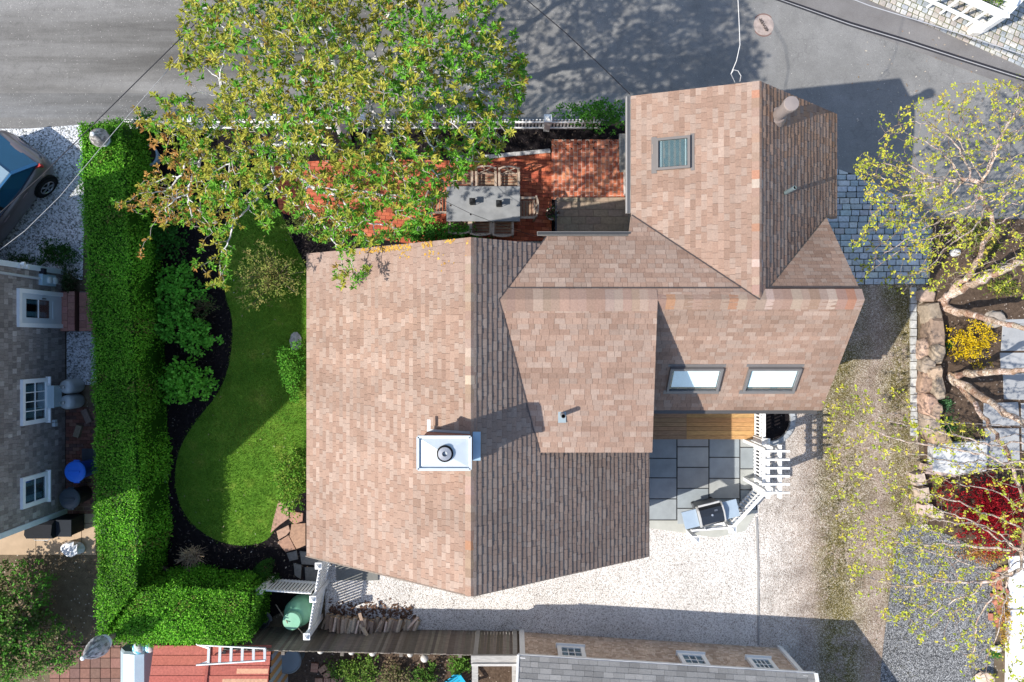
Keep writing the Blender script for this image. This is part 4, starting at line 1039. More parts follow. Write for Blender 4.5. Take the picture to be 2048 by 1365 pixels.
xs_ = [(1536-CX)*(H-za)/F, (1560-CX)*(H-za)/F]; ys_ = [(CY-p)*(H-za)/F for p in (890, 997)]
for x in xs_:
    m = MB(); m.box((x, (ys_[0]+ys_[1])/2, za-.03), (.075, ys_[0]-ys_[1], .12), WH)
    m.obj('beam', M_WHITE, ar)
for py in (902, 919, 936, 952, 968, 985):
    y = (CY-py)*(H-za)/F; m = MB(); m.box(((xs_[0]+xs_[1])/2+.02, y, za+.06), (.72, .05, .07), WH); m.obj('rafter', M_WHITE, ar)
for x in xs_:
    for y in (ys_[0]-.15, ys_[1]+.15):
        m = MB(); m.box((x, y, (za-.09)/2), (.09, .09, za-.09), WH); m.obj('leg', M_WHITE, ar)
# wooden deck under the south eave
m = MB(); y0, y1 = (CY-878)*.01426, -1.45; nb = 11
for i in range(nb):
    y = y0+(y1-y0)*(i+.5)/nb; x = 3.0; w = (y1-y0)/nb-.006
    for seg in ((3.0, 4.95+random.choice((0, 0, 0, .5))), (None, 6.86)):
        xa = seg[0] if seg[0] else x; xb = seg[1]
        t = sm((0.5*(xa+xb)-4.2)/1.8)  # boards graded greyer at the west end: house shadow painted into the colour
        m.box(((xa+xb)/2, y, .11), (xb-xa-.004, w, .14), jitc(mixc((0.34, 0.22, 0.13), (0.46, 0.265, 0.11), t), .12)); x = xb
m.obj('wooden_deck', M_WOOD, label='honey plank deck step with shade painted at one end, between house and bluestone patio', cat='deck')
# half-round planting bed with cobble rim beside deck
cb = P(1536, 838, 0); m = MB(); poly = [(cb.x+.60*math.cos(t)*1.0, cb.y+.62*math.sin(t)) for t in [math.radians(-115+i*12) for i in range(18)]]
m.prism(poly, 0.0, .035, (0.012, .011, .013)); m.obj('small_mulch_bed', M_MULCH, kind='structure')
m = MB()
for i in range(13):
    t = math.radians(-88+i*11); m.box((cb.x+.68*math.cos(t), cb.y+.70*math.sin(t), .05), (.13, .125, .12), jit((.34, .36, .38), .12), rz=t)
m.obj('bed_rim', M_STONE, kind='structure')
# gas grill
gr = root('gas_grill', P(1420, 1032, .0), 'gas grill with black lid and two steel side shelves on the patio', 'grill')
gc = P(1423, 1030, .95); ga = math.radians(14); M3 = Matrix.Rotation(ga, 3, 'Z'); gp = lambda x, y, z: Vector((gc.x, gc.y, 0))+M3@Vector((x, y, z))
m = MB(); m.box(gp(0, 0, .44), (.62, .46, .72), (.10, .10, .11), rz=ga); m.obj('cabinet', M_METAL, gr)
m = MB(); pr = [(-.29, .80), (.27, .80), (.29, .90), (.20, 1.02), (.02, 1.06), (-.22, .98), (-.29, .88)]
m.hull([gp(-.32, a, b) for a, b in pr], [gp(.32, a, b) for a, b in pr], (0.02, .022, .026)); lid = m.obj('lid', M_DGLASS, gr)
m = MB()
for x in (-.335, .335): m.hull([gp(x-.02, a*1.03, b+.008) for a, b in pr], [gp(x+.02, a*1.03, b+.008) for a, b in pr], (.5, .49, .47))
m.bar(gp(-.30, .30, .93), gp(.30, .30, .93), .05, .06, (.55, .54, .52)); m.obj('lid_trim', M_METAL, lid)
m = MB(); m.lathe([(.03, .0), (.03, .03), (.005, .035)], gp(0, .02, 1.055), 12, (.7, .7, .7)); m.box(gp(.13, .12, 1.045), (.09, .05, .012), (.3, .3, .3), rz=ga); m.obj('thermometer', M_SHINY, lid)
m = MB(); m.tube([gp(-.25, -.30, .90), gp(-.25, -.36, .91), gp(.25, -.36, .91), gp(.25, -.30, .90)], .015, 6, (.6, .6, .6)); m.obj('handle', M_SHINY, lid)
for sx in (-1, 1):
    m = MB(); m.box(gp(sx*.57, .0, .86), (.40, .48, .05), (.34, .42, .50), rz=ga); m.obj('side_shelf', M_METAL, gr)
m = MB()
for sx in (-.27, .27):
    for sy in (-.2, .2): m.lathe([(.05, 0), (.05, .08)], gp(sx, sy, 0), 8, (.03, .03, .03))
m.obj('wheel', M_RUBB, gr)
# bollard light, conduit on the house (pipe strip under the east eave)
m = MB(); pz = P(1297, 1040, 0); m.bar((3.62, -2.55, .03), (3.62, -5.15, .03), .14, .06, (.13, .125, .115)); m.obj('ground_gutter', M_CONC, label='long dark grey drain channel along the house wall by the patio', cat='drain')

# ---- dining table, chairs, lanterns
TZ = 0.75
tb = P(893, 443, TZ); ta = P(1040, 373, TZ); tcx, tcy = (tb.x+ta.x)/2, (tb.y+ta.y)/2; tw, td = ta.x-tb.x, ta.y-tb.y
dt = root('dining_table', (tcx, tcy, 0), 'long grey zinc topped outdoor dining table on the brick terrace', 'table')
m = MB(); m.box((tcx, tcy, TZ-.02), (tw, td, .04), (0.245, 0.25, 0.255)); m.obj('table_top', vc('zinc', .55, .0, amt=.22, scale=3.2, bump=.1, detail=8), dt)
m = MB(); m.box((tcx, tcy, TZ-.09), (tw-.2, td-.2, .09), (.25, .2, .15)); m.obj('apron', M_BARKW, dt)
for sx in (-1, 1):
    for sy in (-1, 1): m = MB(); m.box((tcx+sx*(tw/2-.12), tcy+sy*(td/2-.12), .36), (.09, .09, .70), (.25, .2, .15)); m.obj('leg', M_BARKW, dt)
TK = (0.36, 0.235, 0.165); TKL = (0.42, 0.33, 0.26)
def chair():
    r = root('garden_armchair', (0, 0, 0), 'x', 'chair', 'armchairs round the dining table')
    m = MB()
    for i in range(6): m.box((0, -.20+.082*i, .43), (.46, .062, .022), jitc(TK, .12))
    for x in (-.22, .22): m.box((x, 0, .40), (.04, .44, .05), TK)
    m.obj('seat', M_BARKW, r)
    for x in (-.27, .27):
        for y, h in ((.22, .64), (-.22, .90)):
            m = MB(); m.bar((x, y, 0), (x, y-(.06 if h > .8 else 0), h), .045, .05, TKL); m.obj('leg', M_BARKW, r)
        m = MB(); m.bar((x, .27, .65), (x, -.25, .66), .065, .028, TKL); m.obj('armrest', M_BARKW, r)
    m = MB(); arc = [(-.27, -.27, .88), (-.16, -.315, .91), (0, -.33, .92), (.16, -.315, .91), (.27, -.27, .88)]
    for a, b in zip(arc, arc[1:]): m.bar(a, b, .04, .055, TKL)
    m.bar((-.26, -.225, .50), (.26, -.225, .50), .03, .05, TKL)
    for xa, xb in ((-.2, .2), (.2, -.2), (-.24, -.24), (.24, .24), (-.05, .05)): m.bar((xa, -.225, .5), (xb, -.30, .90), .022, .03, jit(TKL, .1))
    m.obj('backrest', M_BARKW, r)
    return r
def dup(r, loc, rz, label):
    c = r.copy(); COL.objects.link(c); c.location = loc; c.rotation_euler = (0, 0, rz); c['label'] = label
    for ch in list(r.children):
        d = ch.copy(); COL.objects.link(d); d.parent = c
    return c
ch0 = chair(); first = True
for px, py, rz, lab in ((925, 362, math.pi, 'weathered armchair on the fence side of the table, half under maple leaves'), (972, 362, math.pi, 'weathered armchair at the middle of the fence side of the table'), (1018, 363, math.pi, 'weathered armchair on the fence side of the table nearest the red brick path'),
        (919, 448, 0, 'weathered armchair on the house side of the table, touched by green foliage'), (962, 451, 0, 'weathered armchair at the middle of the house side of the table'), (1006, 453, 0, 'weathered armchair on the house side of the table nearest the stone landing'),
        (878, 407, -math.pi/2, 'weathered armchair at the table end under the maple tree'), (1052, 417, math.pi/2, 'weathered armchair at the table end facing the maple tree, seat fully visible')):
    p = P(px, py, .6); loc = (p.x, p.y, .035)
    if first: ch0.location = loc; ch0.rotation_euler = (0, 0, rz); ch0['label'] = lab; first = False
    else: dup(ch0, loc, rz, lab)
for px, py, lab in ((945, 404, 'small black lantern on the table nearer the maple tree'), (998, 408, 'small black lantern on the table nearer the brick path')):
    p = P(px, py, TZ+.1); r = root('lantern', (p.x, p.y, TZ), lab, 'lantern'); bl = (.015, .016, .018)
    m = MB(); m.box((p.x, p.y, TZ+.01), (.15, .15, .02), bl); m.box((p.x, p.y, TZ+.23), (.16, .16, .02), bl)
    for sx in (-.065, .065):
        for sy in (-.065, .065): m.box((p.x+sx, p.y+sy, TZ+.12), (.012, .012, .2), bl)
    m.hull([Vector((p.x+a*.08, p.y+b*.08, TZ+.24)) for a, b in ((-1, -1), (1, -1), (1, 1), (-1, 1))], [Vector((p.x+a*.025, p.y+b*.025, TZ+.31)) for a, b in ((-1, -1), (1, -1), (1, 1), (-1, 1))], bl)
    m.obj('lantern_frame', M_METAL, r)
    m = MB(); m.lathe([(.04, .0), (.04, .11), (.005, .12)], (p.x, p.y, TZ+.02), 12, (.7, .66, .55)); m.obj('candle', M_PLAST, r)
    m = MB(); m.tube([(p.x+.06*math.cos(t), p.y, TZ+.31+.07*math.sin(t)) for t in [math.pi*i/8 for i in range(9)]], .006, 5, bl); m.obj('handle', M_METAL, r)
# landing, handrail, pot, weathered bench
q = pxpoly([(1112, 398), (1262, 398), (1262, 480), (1112, 480)]); m = MB(); m.prism(q, 0, .16, (0.20, .16, .12))
lay(m, q, 0, .42, .21, .006, .20, .05, lambda u, v: jitc((0.33, 0.255, 0.185), .08), inset=.005); m.obj('stone_landing', M_STONE, label='tan paved landing in shade at the foot of the house wall', cat='landing')
hr = root('iron_handrail', G(1112, 435), 'thin black iron handrail along the edge of the stone landing', 'handrail')
a, b = P(1112, 400, .95), P(1112, 474, .95); m = MB(); m.bar(a, b, .045, .05, (.02, .02, .022)); m.obj('rail', M_METAL, hr)
for q in (a, b.lerp(a, .3)):
    m = MB(); m.bar((q.x, q.y, .0), (q.x, q.y, .95), .03, .03, (.02, .02, .022)); m.obj('post', M_METAL, hr)
def pot(px, py, r, h, c, lab, mat=None, soil=(.05, .035, .025), name='flower_pot', plant=None):
    p = G(px, py); rt = root(name, p, lab, 'pot'); m = MB(); n = 24; z = p.z
    m.lathe([(r*.72, 0), (r*.95, h*.85), (r*1.05, h*.86), (r*1.05, h), (r*.88, h), (r*.86, h*.86), (.01, h*.85)], p, n, c, cols=[c]*5+[soil]*3); m.obj('pot_body', mat or M_TERRA, rt)
    if plant:
        L = Leaves(); k = plant[0]; th = rng.uniform(0, 6.28, k); rr = r*np.sqrt(rng.uniform(0, .8, k)); pp = np.stack([p.x+rr*np.cos(th), p.y+rr*np.sin(th), np.full(k, p.z+h*.9)+rng.uniform(0, plant[2], k)], 1)
        dd = np.stack([np.cos(th), np.sin(th), rng.uniform(.2, 1.2, k)], 1); L.arr(pp, dd, rand_unit(k)+np.array([0, 0, 1.5]), np.full(k, .09), np.full(k, .045), palc(plant[1], k)); L.obj('plant', M_LEAF, rt)
    return rt
pot(1103, 432, .17, .36, (.62, .58, .52), 'small pale stone pot tucked beside the iron handrail', plant=(60, [(.05, .12, .03), (.2, .1, .08)], .15))
pot(308, 318, .30, .45, (.34, .44, .52), 'blue grey round planter beside the hedge under the maple', M_PLAST)
pot(326, 1146, .31, .36, (.10, .08, .065), 'round wooden half barrel planter in the corner of the hedges', M_BARKW, plant=(160, [(.02, .06, .012), (.03, .09, .015)], .2))
p = G(275, 372); m = MB()
m.tube([(p.x-.18, p.y-.15, .12), (p.x-.16, p.y+.02, .14), (p.x-.04, p.y+.10, .15), (p.x+.12, p.y+.08, .13), (p.x+.22, p.y+.02, .1)], [.09, .1, .1, .09, .07], 10, (.30, .12, .085)); m.obj('terracotta_pipe', M_TERRA, label='curved terracotta pipe piece lying in the mulch by the hedge', cat='pipe')
bn = root('wooden_bench', G(1249, 318), 'weathered grey plank bench against the house wall by the brick path', 'bench')
m = MB()
for i in range(3): a = P(1240+i*4.5, 268, .42); b = P(1241+i*4.5, 345, .42); m.bar(a, b, .06, .04, jitc((.30, .28, .25), .2))
m.obj('seat', M_WOOD, bn)
for py in (280, 335):
    m = MB(); a = P(1247, py, .2); m.box(a, (.2, .06, .40), (.25, .23, .2)); m.obj('leg', M_WOOD, bn)
a = P(1252, 360, .16); m = MB(); m.box(a, (.11, .85, .32), (.55, .53, .5)); m.obj('stone_trough', M_STONE, label='narrow pale trough along the house wall between bench and landing', cat='trough')
m = MB(); p = G(592, 683); m.rock((p.x, p.y, .02), (.19, .24, .05), (.36, .36, .35), n=14); m.obj('stepping_stone', M_STONE, label='pale oval stepping stone at the lawn edge by the house', cat='stone')

# ---- plank fence, firewood, barrel corner
pl = root('plank_fence', (-3.4, -8.22, 0), 'weathered grey board fence along the white shell yard', 'fence')
fa, fb = P(488, 1254, 0), P(1037, 1263, 0); n = 5
for i in range(n):
    a, b = fa.lerp(fb, i/n), fa.lerp(fb, (i+1)/n); m = MB(); L = (b-a).length; k = round(L/.085); d = (b-a)/L
    for j in range(k):
        q = a+d*((j+.5)*L/k); h = 1.60+.12*(i+j/k)/n+random.uniform(-.02, .02)
        m.box((q.x, q.y+random.uniform(-.004, .004), h/2+.02), (L/k-.005, .022, h), jitc(random.choice([(.17, .145, .12), (.21, .18, .15), (.14, .12, .10), (.24, .21, .175)]), .12), rz=math.atan2(d.y, d.x))
    for zz in (.4, 1.35): m.bar(a+Vector((0, -.04, zz)), b+Vector((0, -.04, zz)), .04, .08, (.15, .13, .11))
    m.obj('board_panel', M_WOOD, pl)
for i in range(n+1):
    a = fa.lerp(fb, i/n); m = MB(); m.box((a.x, a.y-.11, .78), (.09, .09, 1.52), (.15, .13, .11)); m.obj('post', M_WOOD, pl)
lg = None
def log_mesh(i):
    m = MB(); r = random.uniform(.05, .068); L = .42; k = random.choice((3, 4, 5)); c = random.choice([(.55, .38, .26), (.66, .49, .35), (.40, .29, .21), (.70, .56, .42), (.50, .43, .35)])
    a0 = random.random()*6; ring = [(r*random.uniform(.75, 1.15)*math.cos(a0+t*6.283/k), r*random.uniform(.75, 1.15)*math.sin(a0+t*6.283/k)) for t in range(k)]
    i0 = len(m.v); m.v += [(x, -L/2, z) for x, z in ring]+[(x*random.uniform(.9, 1.05), L/2, z*random.uniform(.9, 1.05)) for x, z in ring]
    for t in range(k): m.f.append((t, (t+1) % k, k+(t+1) % k, k+t)); m.c.append(jitc(c if t % 2 else tuple(x*.75 for x in c), .15))
    m.f.append(tuple(range(k))); m.c.append((.42, .30, .19)); m.f.append(tuple(k+t for t in reversed(range(k)))); m.c.append((.40, .29, .19))
    return m
protos = []
spots = []
for layer, (xa, xb, z) in enumerate(((650, 832, .08), (655, 800, .22), (662, 745, .36))):
    x = P(xa, 0, z).x; xe = P(xb, 0, z).x
    while x < xe:
        w = random.uniform(.085, .115); t = (x-P(650, 0, 0).x)/2.6
        y = P(0, lerp(1243, 1252, min(1, max(0, t*2))), z).y-.03*layer
        spots.append((x, y+random.uniform(-.05, .05), z, random.gauss(-.12 if t < .6 else -.35*t, .14), random.uniform(-.08, .08))); x += w
spots += [(P(826, 1246, .1).x, P(826, 1246, .1).y, .09, -.75, 0), (P(724, 1240, .5).x, P(724, 1240, .5).y, .5, .25, .1), (P(728, 1262, .48).x, P(728, 1262, .48).y, .47, .5, -.1)]
for i, (x, y, z, a, tl) in enumerate(spots):
    if i < 9:
        o = log_mesh(i).obj('firewood_log', M_BARKW, label='split log in the firewood pile against the plank fence', cat='log', group='split logs in the firewood pile', recenter=False); protos.append(o)
    else: o = random.choice(protos).copy(); COL.objects.link(o)
    o.location = (x, y, z); o.rotation_euler = (tl, 0, a)
m = MB()   # bark crumbs in front of the pile
for i in range(420):
    t = random.random(); px = 660+t*170; py = 1218+random.gauss(0, 9)+t*8; p = G(px, py); s = random.uniform(.015, .05)
    m.box((p.x, p.y, .03+random.random()*.02), (s*1.6, s, .012), jitc((.13, .075, .05), .4), M=Matrix.Rotation(random.random()*3, 3, 'Z')@Matrix.Rotation(random.uniform(-.3, .3), 3, 'X'))
m.obj('bark_litter', M_BARKW, kind='stuff', recenter=False)
gb = root('water_barrel', P(603, 1222, 0), 'pale green round barrel with a smaller domed lid behind the white screen', 'barrel')
bp = P(607, 1212, 0); m = MB(); gcx = (0.15, 0.36, 0.235)
m.lathe([(.34, 0), (.38, .1), (.39, .55), (.35, .72), (.24, .80), (.23, .82)], bp, 28, gcx); m.obj('barrel_body', M_PLAST, gb, smooth=True)
m = MB(); m.lathe([(.245, .80), (.25, .93), (.235, .96), (.02, .97)], bp+Vector((-.07, -.10, 0)), 26, (.20, .44, .30)); m.obj('lid', M_PLAST, gb)
m = MB(); m.bar(bp+Vector((-.62, .22, .55)), bp+Vector((-.15, -.12, 1.03)), .02, .02, (.3, .26, .2)); m.bar(bp+Vector((.1, -.3, .9)), bp+Vector((.3, -.48, 1.0)), .02, .02, (.3, .26, .2)); m.obj('garden_stake', M_BARKW, label='thin wooden stakes leaning on the green barrel', cat='stake')
m = MB(); p = G(530, 1236); m.tube([(p.x+.26*math.cos(t), p.y+.26*math.sin(t), .25) for t in [i*.42 for i in range(9)]], .035, 8, (.17, .17, .19)); m.lathe([(.16, 0), (.22, .25), (.20, .26), (.18, .06)], p, 20, (.10, .10, .115)); m.obj('old_pail', M_METAL, label='old dark pail in the shade beside the green barrel', cat='pail')

# ---- round shingled birdhouses on poles
def birdhouse(px, py, zt, rr, hh, lab, dark, sq=1.0):
    p = P(px, py, zt); r = root('birdhouse', (p.x, p.y, 0), lab, 'birdhouse'); rl = zt-hh
    m = MB(); m.bar((p.x, p.y, 0), (p.x, p.y, rl-.25), .10, .10, (.26, .2, .15)); m.obj('pole', M_BARKW, r)
    m = MB(); m.lathe([(rr*.3, rl-.28), (rr*.92, rl-.24), (rr*.92, rl-.18), (rr*.72, rl-.17), (rr*.72, rl+.02)], (p.x, p.y, 0), 16, (.72, .75, .77)); m.obj('house_body', M_WHITE, r)
    m = MB(); k = 7
    for t in range(k):
        za, zb = rl+(hh*.86)*t/k, rl+(hh*.86)*(t+1)/k+.02; f = lambda u: rr*(1.04-.12*u-.88*u*u)+.02
        ra, rb = f(t/k), f((t+1)/k); n = 18
        for q in range(n):
            a0, a1 = (q+.5*(t % 2))*6.283/n, (q+1+.5*(t % 2))*6.283/n-.02; j = random.uniform(0, .02)
            v = [(ra+.018, za-j), (rb+.004, zb)]
            m.face([(p.x+v[0][0]*math.cos(a0), p.y+v[0][0]*math.sin(a0), v[0][1]), (p.x+v[0][0]*math.cos(a1), p.y+v[0][0]*math.sin(a1), v[0][1]), (p.x+v[1][0]*math.cos(a1), p.y+v[1][0]*math.sin(a1), v[1][1]), (p.x+v[1][0]*math.cos(a0), p.y+v[1][0]*math.sin(a0), v[1][1])], jitc(dark, .55))
    m.obj('roof', M_CEDAR, r)
    m = MB(); m.lathe([(.05, rl+hh*.84), (.035, rl+hh*.93), (.06, rl+hh*.96), (.05, rl+hh), (.01, rl+hh+.02)], (p.x, p.y, 0), 10, (.66, .68, .68)); m.obj('finial', M_WHITE, r)
birdhouse(184, 268, 2.45, .20, .36, 'round grey shingle roofed birdhouse over the street end of the hedge', (.36, .34, .32))
birdhouse(164, 1318, 3.3, .215, .80, 'tall pointed grey birdhouse on a pole beside the red shed', (.38, .38, .39))
# ---- red shed, ladder, chest, buoys, lid, garden bits
rs = root('red_shed', (-7.9, -9.0, 0), 'low shed clad in faded red boards with an aluminium ladder on it', 'shed')
rd = (0.40, 0.125, 0.095)
m = MB(); xa, xm_, xb = -9.55, -8.05, -6.42; yt = -8.12
for (u0, u1) in ((xa, xm_-.03), (xm_+.03, xb)):
    y = yt; i = 0
    while y > -11.5:
        zz = 1.45+(yt-y)*.34; w = .235; c = jitc(rd, .12)
        if u0 > -8.2 and i in (3,): c2 = (.58, .33, .22)
        m.hull([Vector((u0, y, zz-.02)), Vector((u1, y, zz-.02)), Vector((u1, y-w, zz+w*.34-.03)), Vector((u0, y-w, zz+w*.34-.03))], [Vector((u0, y, zz+.022)), Vector((u1, y, zz+.022)), Vector((u1, y-w, zz+w*.34+.002)), Vector((u0, y-w, zz+w*.34+.002))], c)
        if u0 > -8.2 and i in (2, 3, 4, 6): m.hull([Vector((u0+(.75 if i == 2 else .4), y-.03, zz+.012)), Vector((u1-.02, y-.03, zz+.012)), Vector((u1-.02, y-w+.05, zz+w*.27)), Vector((u0+(.75 if i == 2 else .4), y-w+.05, zz+w*.27))], [Vector((u0+(.75 if i == 2 else .4), y-.03, zz+.026)), Vector((u1-.02, y-.03, zz+.026)), Vector((u1-.02, y-w+.05, zz+w*.27+.016)), Vector((u0+(.75 if i == 2 else .4), y-w+.05, zz+w*.27+.016))], jitc((.60, .33, .22), .06))
        y -= w; i += 1
m.bar((xm_, yt+.02, 1.47), (xm_, -11.4, 1.47+3.28*.34), .07, .06, (.33, .10, .08)); m.obj('roof', M_BARKW, rs)
m = MB(); m.hull([Vector((x, y, 0)) for x, y in ((xa+.1, -8.25), (xb-.03, -8.25), (xb-.03, -11.4), (xa+.1, -11.4))], [Vector((xa+.1, -8.25, 1.42)), Vector((xb-.03, -8.25, 1.42)), Vector((xb-.03, -11.4, 2.45)), Vector((xa+.1, -11.4, 2.45))], (.25, .09, .07))
y = -8.22; i = 0
while y > -11.4:
    h = 1.40+(-8.22-y)*.34; m.box((xb+.01, y-.075, h/2), (.025, .145, h), jitc((.34, .34, .34) if i % 2 else (.46, .23, .09), .12)); y -= .15; i += 1
m.obj('wall', M_BARKW, rs)
ld = root('aluminium_ladder', (-7.6, -8.5, 1.6), 'aluminium stepladder lying on the red shed', 'ladder'); al = (.66, .68, .69)
la, lb, lc, le = P(395, 1290, 1.70), P(531, 1297, 1.68), P(393, 1330, 1.92), P(531, 1321, 1.86)
m = MB(); m.bar(la, lb, .03, .07, al); m.bar(lc, le, .03, .07, al); m.bar(P(393, 1289, 1.7), P(418, 1297, 1.75), .03, .03, al); m.bar(P(393, 1331, 1.9), P(418, 1322, 1.85), .03, .03, al); m.obj('rail', M_METAL, ld)
for i in range(6):
    t = .17+.82*i/5; m = MB(); m.bar(la.lerp(lb, t), lc.lerp(le, t), .07, .03, al); m.obj('rung', M_METAL, ld)
m = MB(); pr = [(-.50, 0), (-.50, .72), (-.30, .95), (.02, 1.02), (.26, .95), (.42, .72), (.42, 0)]; xc = P(271, 0, .9).x
m.hull([Vector((xc+a, -8.50, b*.93)) for a, b in pr], [Vector((xc+a, -8.56, b)) for a, b in pr], (.34, .42, .45)); m.hull([Vector((xc+a, -8.56, b)) for a, b in pr], [Vector((xc+a, -10.3, b)) for a, b in pr], (.36, .46, .54)); m.obj('storage_chest', M_METAL, label='pale blue grey storage chest with sloping lid sides beside the red shed', cat='chest')
for px, rr, lab, sw in ((277, .17, 'larger mottled white and blue glass ball on the storage chest', 0), (299, .13, 'smaller white and blue ball beside the larger one', 2)):
    p = P(px, 1297, 1.05); m = MB(); m.ball((p.x, p.y, 1.02), rr, None, 16, 10, cols=lambda a, b, sw=sw: random.choice([(.72, .74, .74), (.66, .7, .72), (.55, .50, .46)]) if (b+sw+a//3) % 16 < 8 else random.choice([(.10, .42, .60), (.16, .5, .66), (.6, .7, .74)])); m.bar((p.x, p.y, 0), (p.x, p.y, .9), .05, .05, (.3, .3, .3)); m.obj('gazing_ball', M_PLAST, label=lab, cat='ball', smooth=True)
p = P(575, 1321, .6); m = MB(); m.lathe([(.33, 0), (.34, .55), (.385, .56), (.385, .6), (.36, .615), (.34, .60), (.02, .58)], (p.x, p.y, 0), 30, (.16, .19, .2), cols=[(.1, .12, .13)]*2+[(.12, .14, .15)]*2+[(.2, .24, .26)]*4); m.obj('metal_tub', M_METAL, label='round dark blue grey metal tub beside the red shed', cat='tub')
m = MB(); p = P(555, 1317, .75); m.box(p, (.12, .10, .12), (.46, .15, .1)); m.obj('red_bracket', M_METAL, label='small red box fixed on the shed side above the tub', cat='box')
for i, (px, py, s) in enumerate(((553+150, 1299, .11), (745, 1301, .12), (820, 1304, .10), (849, 1312, .14), (641, 1297, .11))):
    p = P(px, py+5, .95); m = MB(); m.ball((p.x, p.y, .95), s*.8, (.56, .53, .48), 14, 9); m.bar((p.x, p.y, 0), (p.x, p.y, .9), .03, .03, (.3, .28, .25)); m.obj('garden_globe', M_PLAST, label='white globe on a stake by the weathered board fence', cat='globe', group='white globes behind the plank fence', smooth=True)
bx_ = P(630, 1338, 0)
for nm, spots_ in (('loose_bricks', ((630, 1334, .1), (648, 1338, .9), (655, 1346, 1.0))), ('brick_edging', ((640, 1362, 1.57), (655, 1362, 1.57), (671, 1361, 1.5), (683, 1352, .9), (690, 1344, 1.3), (700, 1342, 1.4)))):
    m = MB()
    for px, py, a in spots_:
        p = G(px, py); 
        for k in (-1, 0, 1): m.box((p.x+k*.085*math.sin(a), p.y+k*.085*math.cos(a), .04), (.2, .08, .07), jitc((.42, .23, .15), .15), rz=-a+1.57-1.57)
    m.obj(nm, M_BRICK, kind='structure' if nm == 'brick_edging' else None, label=None if nm == 'brick_edging' else 'few loose bricks on the bare soil by the metal tub', cat=None if nm == 'brick_edging' else 'bricks')
ad = root('garden_chair', P(915, 1362, 0), 'turquoise slatted garden chair behind the board fence', 'chair'); tq = (.01, .36, .55); c0 = P(915, 1362, .0)
m = MB(); R_ = Matrix.Rotation(math.radians(35), 3, 'Z'); cp_ = lambda x, y, z: Vector((c0.x, c0.y, 0))+R_@Vector((x, y, z))
for i in range(6): m.box(cp_(0, -.2+i*.085, .36-.02*i*0), (.5, .07, .02), jit(tq, .1), rz=math.radians(35))
m.obj('seat', M_PLAST, ad); m = MB()
for i in range(5): m.bar(cp_(-.22+i*.11, .22, .33), cp_(-.24+i*.12, .46, .95-.05*abs(i-2)), .085, .02, jit(tq, .1))
m.obj('backrest', M_PLAST, ad)
for sx in (-.28, .28):
    m = MB(); m.bar(cp_(sx, -.28, .52), cp_(sx, .25, .52), .1, .02, tq); m.obj('armrest', M_PLAST, ad)
    for sy in (-.24, .2): m = MB(); m.bar(cp_(sx, sy, 0), cp_(sx, sy, .51), .05, .06, tq); m.obj('leg', M_PLAST, ad)
ta_ = root('timber_pergola', P(985, 1340, 0), 'weathered grey timber pergola between the board fence and the outbuilding', 'pergola'); tg = (.36, .345, .32)
zt = 1.9; m = MB(); m.box(P(989, 1318, zt), (1.22, .2, .10), tg); m.obj('beam', M_WOOD, ta_); m = MB(); m.box(P(989, 1329, zt+.05), (1.2, .06, .1), (.46, .44, .41)); m.obj('beam', M_WOOD, ta_)
for px in (950, 1030):
    m = MB(); q = P(px, 1345, zt); m.box((q.x, q.y-.3, zt-.03), (.16, 1.4, .1), tg); m.obj('beam', M_WOOD, ta_); m = MB(); q = P(px, 1318, zt); m.box((q.x, q.y, .92), (.12, .12, 1.84), tg); m.obj('post', M_WOOD, ta_)

# ---- stone garden wall, boulders, bench slab (east)
RK = [(.36, .25, .17), (.40, .28, .20), (.30, .215, .155), (.34, .27, .21), (.44, .33, .25)]
gw = root('garden_wall', G(1852, 760), 'dry stone garden wall of rounded tan boulders along the gravel drive', 'wall')
m = MB()
for px, py, rx, ry, rz_ in ((1845, 592, .24, .17, .2), (1853, 628, .22, .30, .28), (1858, 668, .25, .42, .36), (1840, 700, .14, .3, .22), (1859, 706, .19, .3, .38), (1846, 728, .20, .22, .34), (1856, 742, .2, .2, .38), (1842, 764, .17, .28, .3), (1857, 776, .17, .36, .40), (1846, 806, .2, .32, .34), (1857, 822, .17, .25, .36), (1850, 846, .22, .3, .32), (1862, 868, .24, .22, .30), (1875, 880, .3, .16, .26)):
    p = G(px, py); m.stone((p.x, p.y, p.z-.02), rx*1.12, ry*1.12, rz_*1.5, jitc(random.choice(RK), .12), random.uniform(-.2, .2))
m.obj('stonework', M_STONE, gw)
gw2 = root('garden_wall', G(1840, 990), 'small corner of tan stone blocks beside the red maple shrub', 'wall')
m = MB()
for px, py, sx, sy, a in ((1868, 938, .85, .26, -.12), (1828, 955, .26, .32, .2), (1836, 985, .26, .38, .15), (1842, 1015, .28, .3, .1), (1862, 1024, .3, .2, 0)):
    p = G(px, py); m.box((p.x, p.y, p.z+.13), (sx, sy, .5), jitc((.50, .40, .32), .1), rz=a)
m.obj('stonework', M_STONE, gw2)
m = MB(); q = pxpoly([(1851, 886), (1958, 878), (1955, 938), (1902, 946), (1850, 938)]); zb = g(q[0][0], q[0][1]); m.prism(q, zb-.05, zb+.42, (.5, .5, .49), ctop=(.56, .56, .55), inset=.02); m.obj('white_slab', M_CONC, label='large white flat slab between the gravel drive and red shrub', cat='slab')
